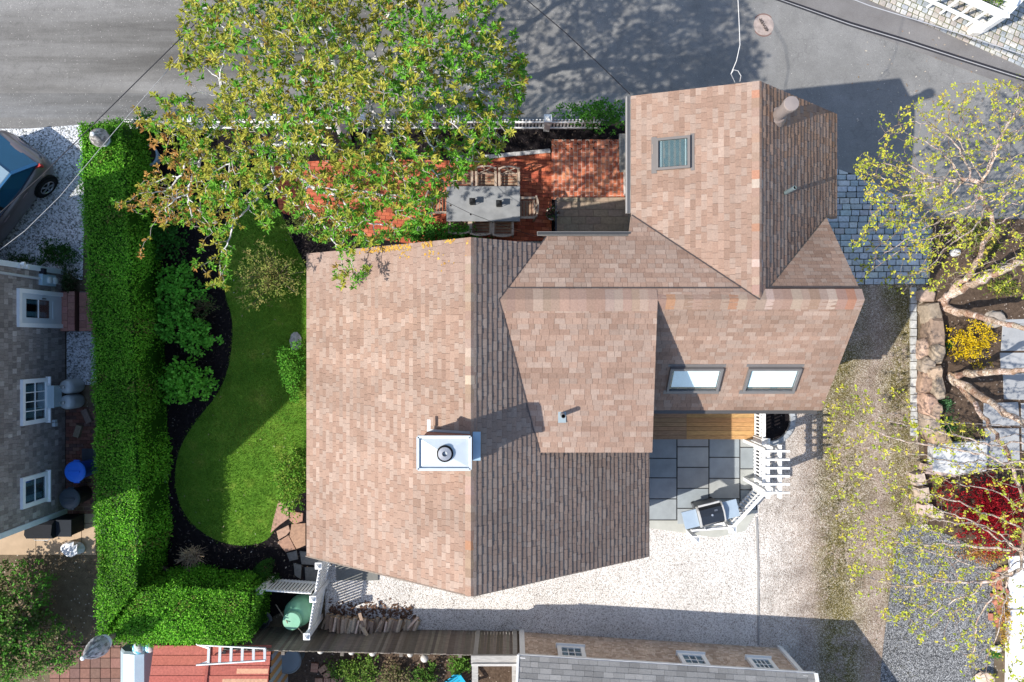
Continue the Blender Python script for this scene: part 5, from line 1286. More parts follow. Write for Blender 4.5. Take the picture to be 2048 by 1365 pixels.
for px, py, s, lab, c in ((1979, 640, .28, 'grey tan boulder beside the yellow flowering shrub', (.36, .31, .26)), (1905, 507, .13, 'small white rock among the birch twigs', (.55, .53, .5)), (1846, 1052, .10, 'small pale rock at the edge of the dark gravel', (.46, .42, .36)), (1962, 1352, .24, 'pale tan rock at the corner of the dark gravel', (.60, .47, .36)), (1987, 1294, .12, 'small white rock next to green weeds by the white walkway', (.5, .48, .45))):
    p = G(px, py); m = MB(); m.rock((p.x, p.y, p.z+.1+s*.3), (s, s*.8, s*.55), c, n=12, m=8); m.obj('rock', M_STONE, label=lab, cat='rock')
m = MB(); q = pxpoly([(1960, 33), (1976, 46), (1978, 56), (1962, 68), (1946, 66), (1940, 58), (1948, 44), (1952, 34)], -.9); m.prism(q, -1.1, -.85, (.66, .63, .58), inset=.05); m.obj('flat_boulder', M_STONE, label='big pale flat boulder set in the cobbled verge', cat='boulder')
m = MB()
for i in range(26):
    t = i/25; px = 1990+random.gauss(0, 6)+8*t; py = 1135+t*110; p = G(px, py); m.box((p.x, p.y, .07+random.random()*.05), (.2, .1, .08), jitc((.42, .17, .11), .25), rz=random.random()*3, )
m.obj('loose_bricks', M_BRICK, label='crumbling row of red bricks between dark gravel and white walkway', cat='bricks')
# white fence at the north-east corner
wf = root('white_fence', P(1990, 20, -.9), 'white fence corner with wide cap rails on the cobbled verge', 'fence')
def vrail(a, b, w, h): m = MB(); m.bar(a, b, w, h, WH); return m
zf_ = .05
pa_, pb_, pc_ = P(1870, -32, zf_), P(2008, 31, zf_), P(2052, -14, zf_)
for a, b in ((pa_, pb_), (pb_, pc_)):
    m = vrail(a, b, .20, .06); d = (b-a).normalized()
    m.bar(a-Vector((0, 0, .12)), b-Vector((0, 0, .12)), .05, .12, WH); m.bar(a-Vector((0, 0, .8)), b-Vector((0, 0, .8)), .05, .12, WH)
    for t_ in (.2, .4, .6, .8): q_ = a.lerp(b, t_); m.box((q_.x, q_.y, -.55), (.06, .06, 1.1), WH, rz=math.atan2(d.y, d.x))
    m.obj('fence_panel', M_WHITE, wf)
m = vrail(P(1912, -50, .3), P(2035, 6, .3), .16, .05); m.obj('rail', M_WHITE, wf)
for q in (pb_, pc_): post(wf, Vector((q.x, q.y, -1.15)), .16, 1.25)

# ---- manhole, wires, string lights
mp = G(1527, 51); gxy = Vector((-(g(mp.x+.3, mp.y)-g(mp.x-.3, mp.y))/.6, -(g(mp.x, mp.y+.3)-g(mp.x, mp.y-.3))/.6, 1)); mh = root('manhole_cover', mp+Vector((0, 0, .012)), 'round rusty sewer manhole cover in the asphalt street', 'manhole cover')
m = MB(); m.lathe([(.35, .0), (.35, .018), (.318, .018), (.316, .010)], mp, 40, (.20, .12, .10)); m.obj('rim', M_SHINY if False else M_RUBB, mh)
m = MB(); m.lathe([(.312, .0), (.312, .022), (.02, .023)], mp, 40, (.42, .34, .30))
for a in (2.2, -.95): m.lathe([(.022, .0), (.022, .0262), (.001, .0264)], mp+Vector((.21*math.cos(a), .21*math.sin(a), 0)), 8, (.05, .04, .04))
m.obj('lid', vc('rusty_iron', .8, .2, amt=.3, scale=6, bump=.4), mh)
tc = bpy.data.curves.new('lettering', 'FONT'); tc.body = 'SEWER'; tc.size = .13; tc.align_x = 'CENTER'; tc.align_y = 'CENTER'; tc.extrude = .004; tc.offset = .002
to = bpy.data.objects.new('tmp', tc); COL.objects.link(to); bpy.context.view_layer.update()
me = bpy.data.meshes.new_from_object(to.evaluated_get(bpy.context.evaluated_depsgraph_get())); bpy.data.objects.remove(to)
lt = bpy.data.objects.new('lettering', me); COL.objects.link(lt); me.materials.clear()
ca = me.color_attributes.new('Col', 'FLOAT_COLOR', 'CORNER'); ca.data.foreach_set('color', [.07, .055, .05, 1]*len(me.loops)); me.materials.append(M_RUBB)
mh.rotation_euler = Vector((0, 0, 1)).rotation_difference(gxy.normalized()).to_euler(); lt.parent = mh; lt.location = (0, 0, .028); lt.rotation_euler = (0, 0, math.radians(122))
def wire(name, pts, r, c, lab, mat=None):
    m = MB(); pp = []
    for i in range(len(pts)-1):
        for k in range(8): pp.append(Vector(pts[i]).lerp(Vector(pts[i+1]), k/8))
    pp.append(Vector(pts[-1])); m.tube(pp, r, 6, c); return m.obj(name, mat or M_RUBB, label=lab, cat='wire')
wire('overhead_wire', [P(470, -30, 6.5), P(358, 80, 6.3), P(200, 236, 6.0), P(85, 350, 5.8), P(-60, 480, 5.7)], .011, (.03, .03, .035), 'thin black overhead wire from the street across the parked car')
wire('overhead_wire', [P(380, 90, 6.0), P(345, 130, 5.9), P(230, 262, 5.7), P(120, 393, 5.5), P(50, 462, 5.45), P(-40, 530, 5.4)], .007, (.34, .34, .34), 'pale overhead wire from the maple down to the grey house')
wire('overhead_wire', [P(1030, -20, 7.2), P(1130, 65, 6.6), P(1205, 135, 5.8), (NWX-.03, YT+.03, 4.9)], .010, (.02, .02, .025), 'thin black wire running to the gutter corner of the house')
wire('overhead_wire', [P(1474, -40, 6.9), P(1478, 40, 6.5), P(1480, 90, 6.3), P(1473, 122, 6.2), P(1462, 148, 6.05), P(1470, 165, 5.65)], .008, (.62, .60, .57), 'white kinked service wire dropping to the house gable')
m = MB(); c1 = P(1463, 146, 6.05); m.tube([P(1463, 147, 6.05), P(1467, 140, 6.1), P(1476, 142, 6.05), P(1482, 152, 5.95), P(1480, 163, 5.7)], .009, 6, (.6, .58, .55)); m.obj('service_loop', M_RUBB, house)
for k, (o, c, r, lab) in enumerate(((0, (.03, .03, .035), .016, 'lowest strand of the black overhead cable bundle over the street'), (4, (.4, .4, .42), .007, 'pale middle strand of the overhead cable bundle over the street'), (8, (.02, .02, .025), .02, 'thick black strand of the overhead cable bundle nearest the cobbles'))):
    wire('overhead_cable', [P(1500, -18-o*.6, 6.6), P(1560, 2-o*.6, 6.55), P(1700, 52-o*.8, 6.4), P(1806, 84-o*.8, 6.3), P(1930, 124-o*.8, 6.3), P(2100, 178-o*.8, 6.3)], r, c, lab)
wire('overhead_wire', [P(1670, -15, 7.0), P(1740, 12, 6.9), P(1870, 52, 6.8), P(1940, 74, 6.8), P(2100, 128, 6.8)], .008, (.42, .42, .44), 'pale thin wire above the edge of the cobbled verge')
sg = root('string_lights', P(945, 424, 2.3), 'thin dark string light wire hanging across the grey table', 'string lights')
pts = [P(845, 372, 2.5), P(893, 404, 2.3), P(940, 427, 2.2), P(985, 444, 2.25), P(1060, 470, 2.6), P(1092, 476, 3.4)]; m = MB(); m.tube(pts, .006, 5, (.03, .03, .03)); m.obj('wire', M_RUBB, sg)
for px, py in ((901, 410), (941, 428), (985, 444)):
    p = P(px, py, 2.2); m = MB(); m.lathe([(.015, -.02), (.018, -.06), (.028, -.10), (.02, -.14), (.003, -.15)], p, 8, (.05, .05, .05)); m.obj('bulb', M_DGLASS, sg)
# ================================================================== parked car
def car():
    loc = Vector((-14.74, 3.72, 0)); rz = math.atan2(-.78, -.62)
    r = root('parked_car', (0, 0, 0), 'grey brown hatchback with blue tinted glass parked on white shells', 'car')
    BR = (.20, .16, .155)
    st = [(-2.16, .50, .42, .62, .74), (-2.10, .74, .30, .66, .90), (-1.95, .84, .24, .70, 1.00), (-1.6, .89, .22, .74, 1.03), (-1.0, .905, .21, .72, 1.01), (0, .91, .20, .70, .98), (.9, .90, .20, .68, .96), (1.5, .87, .22, .64, .88), (1.95, .76, .26, .58, .76), (2.12, .52, .34, .52, .66)]
    m = MB(); rings = []
    for x, w, zb, zm, zt in st:
        h = [(0, zb), (w*.86, zb), (w*.97, zb+.10), (w, zm-.08), (w*.985, zm+.06), (w*.93, zt-.05), (w*.80, zt), (0, zt+.03)]
        rings.append([(x, y, z) for y, z in h]+[(x, -y, z) for y, z in h[-2:0:-1]])
    n = len(rings[0]); i0 = 0
    for rg in rings: m.v += rg
    for a in range(len(rings)-1):
        for k in range(n): m.f.append((a*n+k, a*n+(k+1) % n, (a+1)*n+(k+1) % n, (a+1)*n+k)); m.c.append(BR)
    m.f.append(tuple(range(n))); m.c.append(BR); m.f.append(tuple((len(rings)-1)*n+k for k in reversed(range(n)))); m.c.append(BR)
    body = m.obj('body', M_CARP, r, smooth=True)
    # cabin: glass shell, roof and pillars
    def ring(x, w, z, xr): return [(x, -w, z), (x, w, z)]
    B = [(-1.98, .70, 1.00), (-1.2, .80, 1.02), (.35, .80, 1.0), (1.15, .74, .96)]; T = [(-1.42, .56, 1.40), (-.9, .60, 1.47), (.05, .60, 1.48), (.40, .57, 1.42)]
    gl = (.02, .09, .16)
    m = MB()
    for i in range(3):
        for s in (-1, 1):
            a, b, c, d = B[i], B[i+1], T[i+1], T[i]
            m.face([(a[0], s*a[1], a[2]), (b[0], s*b[1], b[2]), (c[0], s*c[1], c[2]), (d[0], s*d[1], d[2])], gl)
    m.face([(B[0][0], -B[0][1], 1.0), (B[0][0], B[0][1], 1.0), (T[0][0], T[0][1], 1.40), (T[0][0], -T[0][1], 1.40)], gl)
    m.face([(B[3][0], -B[3][1], .96), (B[3][0], B[3][1], .96), (T[3][0], T[3][1], 1.42), (T[3][0], -T[3][1], 1.42)], gl)
    m.obj('window_glass', M_DGLASS, r)
    m = MB(); rf = (.27, .37, .43)
    for i in range(3):
        a, b = T[i], T[i+1]
        m.hull([(a[0], -a[1]-.02, a[2]-.01), (b[0], -b[1]-.02, b[2]-.01), (b[0], b[1]+.02, b[2]-.01), (a[0], a[1]+.02, a[2]-.01)], [(a[0], -a[1]+.03, a[2]+.025), (b[0], -b[1]+.03, b[2]+.025), (b[0], b[1]-.03, b[2]+.025), (a[0], a[1]-.03, a[2]+.025)], rf)
    m.obj('roof', M_CARP, r)
    m = MB(); bl = (.03, .13, .26)
    for s in (-1, 1):
        for i in (0, 3):
            a, t = B[i], T[i]; m.bar((a[0], s*a[1], a[2]), (t[0], s*(t[1]+.01), t[2]), .09, .05, BR if i else bl)
        m.bar((-.45, s*.80, 1.0), (-.45, s*.61, 1.46), .09, .04, (.02, .02, .025))
        for i in range(3): m.bar((T[i][0], s*(T[i][1]+.02), T[i][2]), (T[i+1][0], s*(T[i+1][1]+.02), T[i+1][2]), .06, .04, bl); m.bar((B[i][0], s*(B[i][1]+.015), B[i][2]), (B[i+1][0], s*(B[i+1][1]+.015), B[i+1][2]), .03, .03, (.03, .05, .08))
    m.obj('pillar', M_CARP, r)
    for s in (-1, 1):
        m = MB(); m.box((-1.93, s*.745, .93), (.20, .075, .15), (.42, .02, .015), rz=s*-.45); m.obj('taillight', M_PLAST, r)
        m = MB(); m.box((-2.06, s*.62, .62), (.10, .12, .10), (.75, .17, .03), rz=s*-.5); m.obj('indicator', M_PLAST, r)
        m = MB()
        m.bar((-.15, s*.925, .86), (-.38, s*.925, .87), .03, .03, BR); m.bar((-.98, s*.925, .88), (-1.2, s*.925, .89), .03, .03, BR); m.obj('door_handle', M_CARP, r)
        m = MB(); m.box((.72, s*.98, 1.0), (.16, .20, .12), BR); m.obj('wing_mirror', M_CARP, r)
    R90 = Matrix.Rotation(math.radians(90), 3, 'X')
    for x in (-1.50, 1.20):
        for s in (-1, 1):
            RM = Matrix.Rotation(math.radians(-90*s), 3, 'X')
            m = MB(); m.lathe([(.38, .0), (.38, .06)], (x, s*.855, .34), 28, (.006, .006, .007), M=RM); m.obj('wheel_arch', M_RUBB, r)
            m = MB(); m.lathe([(.20, .0), (.30, .02), (.325, .05), (.325, .0), (.31, .10), (.22, .105), (.215, .07)], (x, s*.84, .325), 32, (.012, .012, .013), M=RM); w = m.obj('wheel', M_RUBB, r)
            m = MB(); m.lathe([(.215, .05), (.222, .10), (.205, .105), (.19, .07), (.05, .06), (.05, .09), (.01, .095)], (x, s*.84, .325), 28, (.5, .52, .54), M=RM, cols=[(.5, .52, .54)]*3+[(.10, .12, .14)]+[(.5, .52, .54)]*4)
            for k in range(5):
                for e in (-.09, .09):
                    a = k*6.283/5+e; m.bar(Vector((x, s*.935, .325)), Vector((x+.20*math.cos(a), s*.935, .325+.20*math.sin(a))), .026, .02, (.5, .52, .55), up=(0, 1, 0))
            m.obj('rim', M_SHINY, w)
    m = MB(); m.tube([(-.75, .0, 1.50), (-1.1, .04, 1.50)], .006, 4, (.02, .02, .02)); m.obj('aerial', M_RUBB, r)
    r.location = loc; r.rotation_euler = (0, 0, rz)
car()

# ================================================================== plants
def dome(k, c, r, surf=0.5, low=-0.1):
    d = rand_unit(k); d[:, 2] = np.where(d[:, 2] < low, -d[:, 2], d[:, 2])
    q = rng.uniform(0, 1, k)**surf; return np.array(c)+d*np.array(r)*q[:, None], d
def shrub(name, p, r, h, ncl, per, L, Wd, pal, lab, cat='shrub', group=None, up=0.8, surf=.35, stems=10, stemc=(.14, .10, .07), spread=.09, mat=None, tilt=1.0, ao=None):
    rt = root(name, p, lab, cat, group); rx, ry = r if hasattr(r, '__len__') else (r, r)
    c = np.array([p.x, p.y, p.z+h*.42]); cl, d = dome(ncl, c, (rx, ry, h*.58), surf, -.35)
    f = 1+.22*np.sin(3*np.arctan2(d[:, 1], d[:, 0])+rng.uniform(0, 6))+.15*np.sin(5*np.arctan2(d[:, 1], d[:, 0])+rng.uniform(0, 6))
    cl[:, :2] = c[:2]+(cl[:, :2]-c[:2])*f[:, None]; cl[:, 2] = np.maximum(cl[:, 2], p.z+.04)
    m = MB()
    for i in rng.choice(ncl, min(stems, ncl), replace=False):
        e = Vector(cl[i]); b = Vector((p.x+rng.normal()*.06, p.y+rng.normal()*.06, p.z)); mid = b.lerp(e, .55)+Vector((rng.normal()*.04, rng.normal()*.04, .06))
        m.tube([b, mid, e], [.014, .010, .005], 4, jitc(stemc, .2), cap=False)
    m.obj('stems', M_BARK, rt)
    Lv = Leaves(); k = ncl*per; i = np.repeat(np.arange(ncl), per)
    pos = cl[i]+rng.normal(size=(k, 3))*spread*.5; dd = d[i]*.5+rand_unit(k)*.9+np.array([0, 0, up*.35]); nn = np.array([0, 0, tilt])+rand_unit(k)*.6
    cc = palc(pal, ncl, .2)[i]*(1+rng.uniform(-.15, .15, (k, 1)))
    Lv.arr(pos, dd, nn, L*rng.uniform(.7, 1.25, k), Wd*rng.uniform(.7, 1.25, k), cc); Lv.obj('leaves', mat or M_LEAF, rt); return rt
GB = [(.11, .38, .035), (.085, .32, .03), (.15, .45, .05)]
shrub('hydrangea_shrub', G(372, 580), (.68, .60), .95, 150, 8, .10, .062, GB, 'bright green bushy shrub in the mulch nearest the maple branches')
shrub('hydrangea_shrub', G(362, 650), (.62, .52), .9, 115, 8, .10, .062, GB, 'smallish bright green bushy shrub between two larger ones in the bed')
shrub('hydrangea_shrub', G(412, 674), (.56, .46), .85, 100, 8, .10, .062, GB, 'bright green shrub closest to the curve of the lawn', stems=16)
shrub('hydrangea_shrub', G(388, 762), (.78, .62), .95, 165, 8, .10, .062, [(.15, .46, .04), (.11, .38, .03), (.19, .52, .06)], 'largest light green bushy shrub in the mulch bed')
shrub('twiggy_shrub', G(415, 612), .40, .7, 70, 5, .06, .03, [(.05, .10, .025), (.09, .11, .04)], 'sparse twiggy shrub among the bright green ones', stems=30)
shrub('low_shrub', G(306, 640), (.24, 1.6), .5, 260, 6, .07, .045, [(.012, .035, .014), (.018, .05, .02)], 'dark low plants along the foot of the tall hedge', mat=M_LEAFD)
shrub('round_boxwood', G(536, 1141), (.33, .34), .62, 240, 8, .038, .026, [(.03, .10, .012), (.045, .14, .018)], 'small round clipped boxwood in the dark mulch', surf=.12, spread=.06)
shrub('foundation_shrub', G(594, 735), (.34, .75), .9, 260, 7, .06, .035, [(.07, .24, .02), (.11, .30, .03)], 'green foundation shrub along the house beside the shaded lawn')
shrub('foundation_shrub', G(590, 955), (.42, 1.0), .9, 380, 7, .06, .035, [(.09, .24, .02), (.14, .30, .03), (.19, .28, .04)], 'green foundation shrub along the house beside the sunny lawn')
shrub('climbing_shrub', G(870, 474), (1.5, .24), 1.1, 300, 8, .07, .045, [(.06, .20, .02), (.09, .26, .03)], 'bright green climber along the house wall behind the table')
shrub('willow_shrub', G(560, 560), (1.05, .85), 1.9, 420, 6, .085, .022, [(.24, .28, .06), (.18, .25, .05), (.30, .27, .09)], 'airy olive green narrow leaved shrub by the house corner', stems=70, stemc=(.2, .16, .12), surf=.6)
shrub('willow_shrub', G(640, 455), (.8, .45), 1.3, 200, 6, .08, .025, [(.13, .155, .04), (.09, .13, .03)], 'olive green narrow leaved shrub shaded by the maple beside the terrace', stems=30, surf=.6)
shrub('rose_shrub', G(1188, 245), (.98, .40), 1.35, 250, 7, .07, .045, [(.07, .23, .025), (.10, .28, .035), (.05, .17, .02)], 'bright green rambling shrub growing through the picket fence', stems=24, stemc=(.35, .3, .24))
shrub('evergreen_shrub', G(308, 262), (.30, .42), .9, 160, 8, .05, .03, [(.02, .09, .012), (.03, .11, .015)], 'dark green shrub beside the picket fence end', surf=.2)
shrub('fern_clump', G(290, 345), (.3, .4), .4, 80, 6, .08, .04, [(.012, .05, .015)], 'dark ferny clump near the blue grey planter')
shrub('shade_shrub', G(345, 480), (.55, .7), .8, 160, 7, .09, .05, [(.03, .12, .018), (.04, .16, .02)], 'mid green shrub under the orange maple twigs by the hedge')
shrub('weed_patch', G(120, 510), (.62, .35), .35, 130, 7, .07, .04, [(.025, .085, .015), (.04, .11, .02)], 'low green weeds growing in the shells at the grey house corner')
shrub('weed_patch', G(50, 520), (.45, .15), .3, 60, 6, .06, .03, [(.03, .08, .02), (.05, .1, .03)], 'thin green weeds along the shells by the grey house wall')
shrub('garden_shrub', G(152, 560), (.22, .40), .5, 90, 7, .06, .03, [(.02, .055, .015), (.06, .08, .03)], 'dark tangled shrub between the electric meter and the hedge')
shrub('neighbour_shrub', G(62, 1232), (1.6, 1.65), 2.1, 2300, 8, .085, .048, [(.10, .28, .035), (.15, .34, .05), (.15, .2, .06), (.22, .17, .10)], 'large straggly green bush below the black barbecue grill', stems=130, stemc=(.22, .17, .14), surf=.45)
shrub('forsythia_shrub', G(1925, 685), (.72, .62), .75, 190, 9, .055, .026, [(.70, .50, .012), (.78, .58, .03), (.62, .42, .01)], 'bright yellow flowering shrub in the stone walled garden bed', stems=26, surf=.5)
shrub('red_maple_shrub', G(1962, 1018), (1.3, 1.15), 1.0, 760, 9, .075, .026, [(.32, .010, .018), (.42, .018, .028), (.22, .008, .014)], 'deep crimson spreading maple shrub beside the dark gravel', stems=40, surf=.5)
shrub('perennial_clump', G(1882, 808), (.25, .24), .3, 70, 7, .055, .025, [(.10, .22, .10), (.07, .17, .06)], 'grey green clump in the bed behind the stone wall')
shrub('perennial_clump', G(1892, 850), (.2, .24), .25, 60, 7, .055, .025, [(.03, .14, .03), (.05, .17, .04)], 'darker green clump in the bed near the white slab')
shrub('perennial_clump', G(1885, 690), (.16, .18), .25, 30, 6, .06, .03, [(.05, .16, .03)], 'small green clump at the edge of the yellow shrub')
shrub('groundcover_patch', G(1960, 1105), (.75, .28), .22, 170, 7, .045, .025, [(.42, .17, .06), (.5, .3, .06), (.36, .12, .06)], 'low orange groundcover under the crimson shrub')
shrub('groundcover_patch', G(1955, 480), (.7, .6), .3, 230, 6, .06, .03, [(.18, .2, .04), (.10, .15, .04), (.26, .24, .05)], 'yellow green groundcover under the birch near the street')
shrub('groundcover_patch', G(2000, 575), (.5, .3), .3, 130, 6, .06, .03, [(.22, .22, .04), (.12, .16, .03)], 'yellow green groundcover between the birch stems')
shrub('garden_shrub', G(1915, 870), (.35, .5), .3, 110, 6, .055, .03, [(.22, .22, .05), (.13, .15, .05)], 'olive green low shrub beside the birch stem and white slab')
shrub('verge_shrub', P(1968, 2, -1.0), (.9, .30), .7, 160, 7, .06, .035, [(.08, .17, .03), (.14, .22, .04)], 'yellow green shrub behind the white fence on the verge')
shrub('brick_side_plant', G(2002, 1230), (.16, .8), .25, 130, 6, .05, .025, [(.5, .3, .05), (.35, .22, .06)], 'yellow orange weeds among the red bricks by the white walkway')
shrub('brick_side_plant', G(1986, 1304), (.16, .1), .2, 30, 6, .05, .03, [(.06, .2, .03)], 'tuft of green weeds at the white walkway edge')
for px, py, rx, ry, k, pal, lab in ((716, 1335, .75, .42, 230, [(.10, .2, .03), (.15, .24, .04)], 'light green garden plants behind the board fence nearest the metal tub'), (790, 1345, .45, .4, 120, [(.13, .15, .05), (.2, .16, .09)], 'brownish green plants between the white globes'), (850, 1345, .4, .4, 110, [(.08, .17, .025), (.05, .12, .02)], 'darker green plants behind the fence below the white globes'), (918, 1322, .3, .3, 90, [(.10, .22, .03)], 'light green plants between the globes and the timber frame')):
    shrub('garden_plants', G(px, py), (rx, ry), .45, k, 6, .07, .04, pal, lab, 'plants')
# dry twig plant and big-leaved seedling
p = G(392, 1108); m = MB()
for i in range(120):
    a = random.random()*6.283; r_ = random.uniform(.2, .5); z = random.uniform(.15, .55); e = Vector((p.x+r_*math.cos(a), p.y+r_*math.sin(a)*.8, z)); md = p.lerp(e, .5)+Vector((random.gauss(0, .04), random.gauss(0, .04), .12))
    c = jitc(random.choice([(.66, .50, .32), (.55, .41, .26), (.3, .22, .15)]), .2); m.tube([p+Vector((0, 0, .02)), md, e], [.009, .007, .004], 3, c, cap=False); m.tube([md, md+Vector((random.gauss(0, .1), random.gauss(0, .1), .1))], [.006, .003], 3, c, cap=False)
m.obj('dry_twig_plant', M_BARK, label='dry straw coloured bundle of bare twigs in the mulch', cat='plant')
p = G(326, 950); L = Leaves()
for a in (.2, .9, 1.7, -.6): L.add((p.x, p.y, .25), (math.cos(a), math.sin(a), .2), (0, 0, 1), .32, .12, (.14, .26, .10))
L.obj('lily_leaves', M_LEAF, label='few broad pale green leaves at the hedge foot', cat='plant')
# ---- hedges
def hedge(name, poly, h, lab, flare=.12, dens=1400, pal=None):
    pal = pal or [(.11, .34, .02), (.15, .42, .028), (.08, .27, .015), (.20, .47, .04)]
    core = MB(); cx_ = sum(p[0] for p in poly)/len(poly); cy_ = sum(p[1] for p in poly)/len(poly)
    core.hull([Vector((x, y, 0)) for x, y in poly], [Vector((cx_+(x-cx_)*.985, cy_+(y-cy_)*.985, h-.12)) for x, y in poly], (.02, .075, .006))
    if area2(poly) < 0: poly = poly[::-1]
    L = Leaves(); A = abs(area2(poly)); k = int(A*dens)
    x0, x1 = min(p[0] for p in poly), max(p[0] for p in poly); y0, y1 = min(p[1] for p in poly), max(p[1] for p in poly)
    ph = rng.uniform(0, 6, 4)
    def lump(x, y): return .045*np.sin(2.1*x+ph[0]+1.3*np.sin(1.7*y))+.04*np.sin(2.9*y+ph[1])+.025*np.sin(6.5*x+5.1*y+ph[2])
    q = np.stack([rng.uniform(x0, x1, k*2), rng.uniform(y0, y1, k*2)], 1)
    q = np.array([a for a in q if inside(a, poly)])
    pos = np.column_stack([q, h+lump(q[:, 0], q[:, 1])+rng.normal(size=len(q))*.035])
    n = len(pos); L.arr(pos, rand_unit(n)+np.array([0, 0, .35]), rand_unit(n)*.75+np.array([0, 0, 1]), .048*rng.uniform(.7, 1.4, n), .032*rng.uniform(.7, 1.3, n), palc(pal, n, .25))
    for i in range(len(poly)):
        a, b = np.array(poly[i]), np.array(poly[(i+1) % len(poly)]); Ls = np.linalg.norm(b-a); kk = int(Ls*h*dens*.62)
        d = (b-a)/Ls; nn = np.array([d[1], -d[0]]); t = rng.uniform(0, 1, kk); z = rng.uniform(.05, h, kk)
        bul = .05*np.sin(z*3+t*Ls*1.7+i)+.05*np.sin(t*Ls*3.3+i*2)
        pq = a+(b-a)*t[:, None]+nn*(bul+rng.normal(size=kk)*.04)[:, None]
        L.arr(np.column_stack([pq, z]), rand_unit(kk)+np.array([*nn*.6, .3]), rand_unit(kk)*.7+np.array([*nn, .5]), .06*rng.uniform(.7, 1.4, kk), .032*rng.uniform(.7, 1.3, kk), palc(pal, kk, .25))
    ns = int(A*9); q = np.array([a for a in np.stack([rng.uniform(x0, x1, ns*2), rng.uniform(y0, y1, ns*2)], 1) if inside(a, poly)])   # longer new shoots
    for a in q:
        b = Vector((a[0], a[1], h+float(lump(a[0], a[1])))); 
        for j in range(5): L.add(tuple(b+Vector((rng.normal()*.02, rng.normal()*.02, j*.025))), tuple(rng.normal(size=3)), (0, 0, 1), .045, .025, (.13, .27, .035))
    P_ = np.array(L.p); tone = 1+.16*np.sin(P_[:, 0]*1.9+1.2*np.sin(P_[:, 1]*1.1))+.12*np.sin(P_[:, 1]*2.7+P_[:, 0])+rng.normal(size=len(P_))*.08
    C_ = np.array(L.c)*tone[:, None]; old = (np.sin(P_[:, 0]*5.1+2*np.sin(P_[:, 1]*3.3))+np.sin(P_[:, 1]*4.3) > 1.45) & (rng.uniform(size=len(P_)) < .22); C_[old] = np.array([.20, .20, .05])*rng.uniform(.6, 1.2, (old.sum(), 1)); L.c = list(np.clip(C_, 0, 1))
    return L.obj(name, M_LEAFD, core=core, label=lab, cat='hedge')
hz = 1.85; pxh = lambda pts: [tuple(P(x, y, hz)[:2]) for x, y in pts]
hedge('clipped_hedge', pxh([(157, 246), (244, 246), (252, 380), (262, 600), (270, 800), (275, 985), (272, 1180), (196, 1283), (193, 1000), (186, 700), (172, 500), (161, 350)]), hz, 'tall long clipped green hedge between the grey house and the lawn')
hedge('clipped_hedge', pxh([(205, 1284), (276, 1188), (330, 1176), (430, 1182), (488, 1186), (496, 1194), (495, 1284), (420, 1288), (300, 1288)]), 1.78, 'short broad clipped green hedge by the red shed')
# ---- lawn blades
k = 70000; xs = rng.uniform(-10, -5, k); ys = rng.uniform(-6, 4.5, k)
from_poly = np.array(LAWNW); okm = np.zeros(k, bool); px_, py_ = from_poly[:, 0], from_poly[:, 1]; j = len(px_)-1
for i in range(len(px_)):
    c = ((py_[i] > ys) != (py_[j] > ys)) & (xs < (px_[j]-px_[i])*(ys-py_[i])/(py_[j]-py_[i]+1e-12)+px_[i]); okm ^= c; j = i
xs, ys = xs[okm]+rng.normal(size=okm.sum())*.03, ys[okm]+rng.normal(size=okm.sum())*.03; n = len(xs); L = Leaves()
dry = np.clip(np.sin(xs*1.3+ys*.7)*.5+np.sin(ys*2.3-xs)*.4+rng.normal(size=n)*.35, 0, 1)[:, None]
cc = palc([(.15, .32, .03), (.19, .36, .04), (.12, .27, .024)], n, .3)*(1-dry*.5)+np.array([.38, .38, .09])*dry*.5
L.arr(np.stack([xs, ys, np.full(n, .02)], 1), rand_unit(n)*.7+np.array([0, 0, .8]), rand_unit(n), .055*rng.uniform(.6, 1.4, n), np.full(n, .012), cc); L.obj('grass', M_LEAFD, kind='stuff', recenter=False)
# scattered tufts of grass and weeds in the driveway strips
k = 5200; L = Leaves(); c0 = rng.choice([9.35, 11.05], k, p=[.6, .4]); X = c0+rng.normal(size=k)*.33; Y = rng.uniform(-9.6, 1.2, k); keep = np.sin(Y*2.1+c0)+np.sin(Y*.83+2*c0)+rng.normal(size=k)*.6 > .1; X, Y = X[keep], Y[keep]; n = len(X)
L.arr(np.stack([X, Y, np.array([g(a, b) for a, b in zip(X, Y)])+.02], 1), rand_unit(n)*.8+np.array([0, 0, .7]), rand_unit(n), .06*rng.uniform(.5, 1.3, n), np.full(n, .016), palc([(.09, .085, .025), (.12, .10, .03), (.06, .075, .02)], n, .3)); L.obj('weeds', M_LEAFD, kind='stuff', recenter=False)
m = MB()   # shredded bark on the mulch beds
MU = [pxpoly([(280, 430), (440, 480), (448, 600), (468, 640), (462, 725), (398, 835), (350, 935), (372, 1035), (465, 1092), (560, 1062), (640, 1120), (640, 1180), (330, 1180), (300, 1000), (285, 700)]), pxpoly([(560, 420), (640, 440), (640, 560), (600, 520)]), pxpoly([(700, 262), (1240, 262), (1240, 300), (900, 318), (560, 320)])]
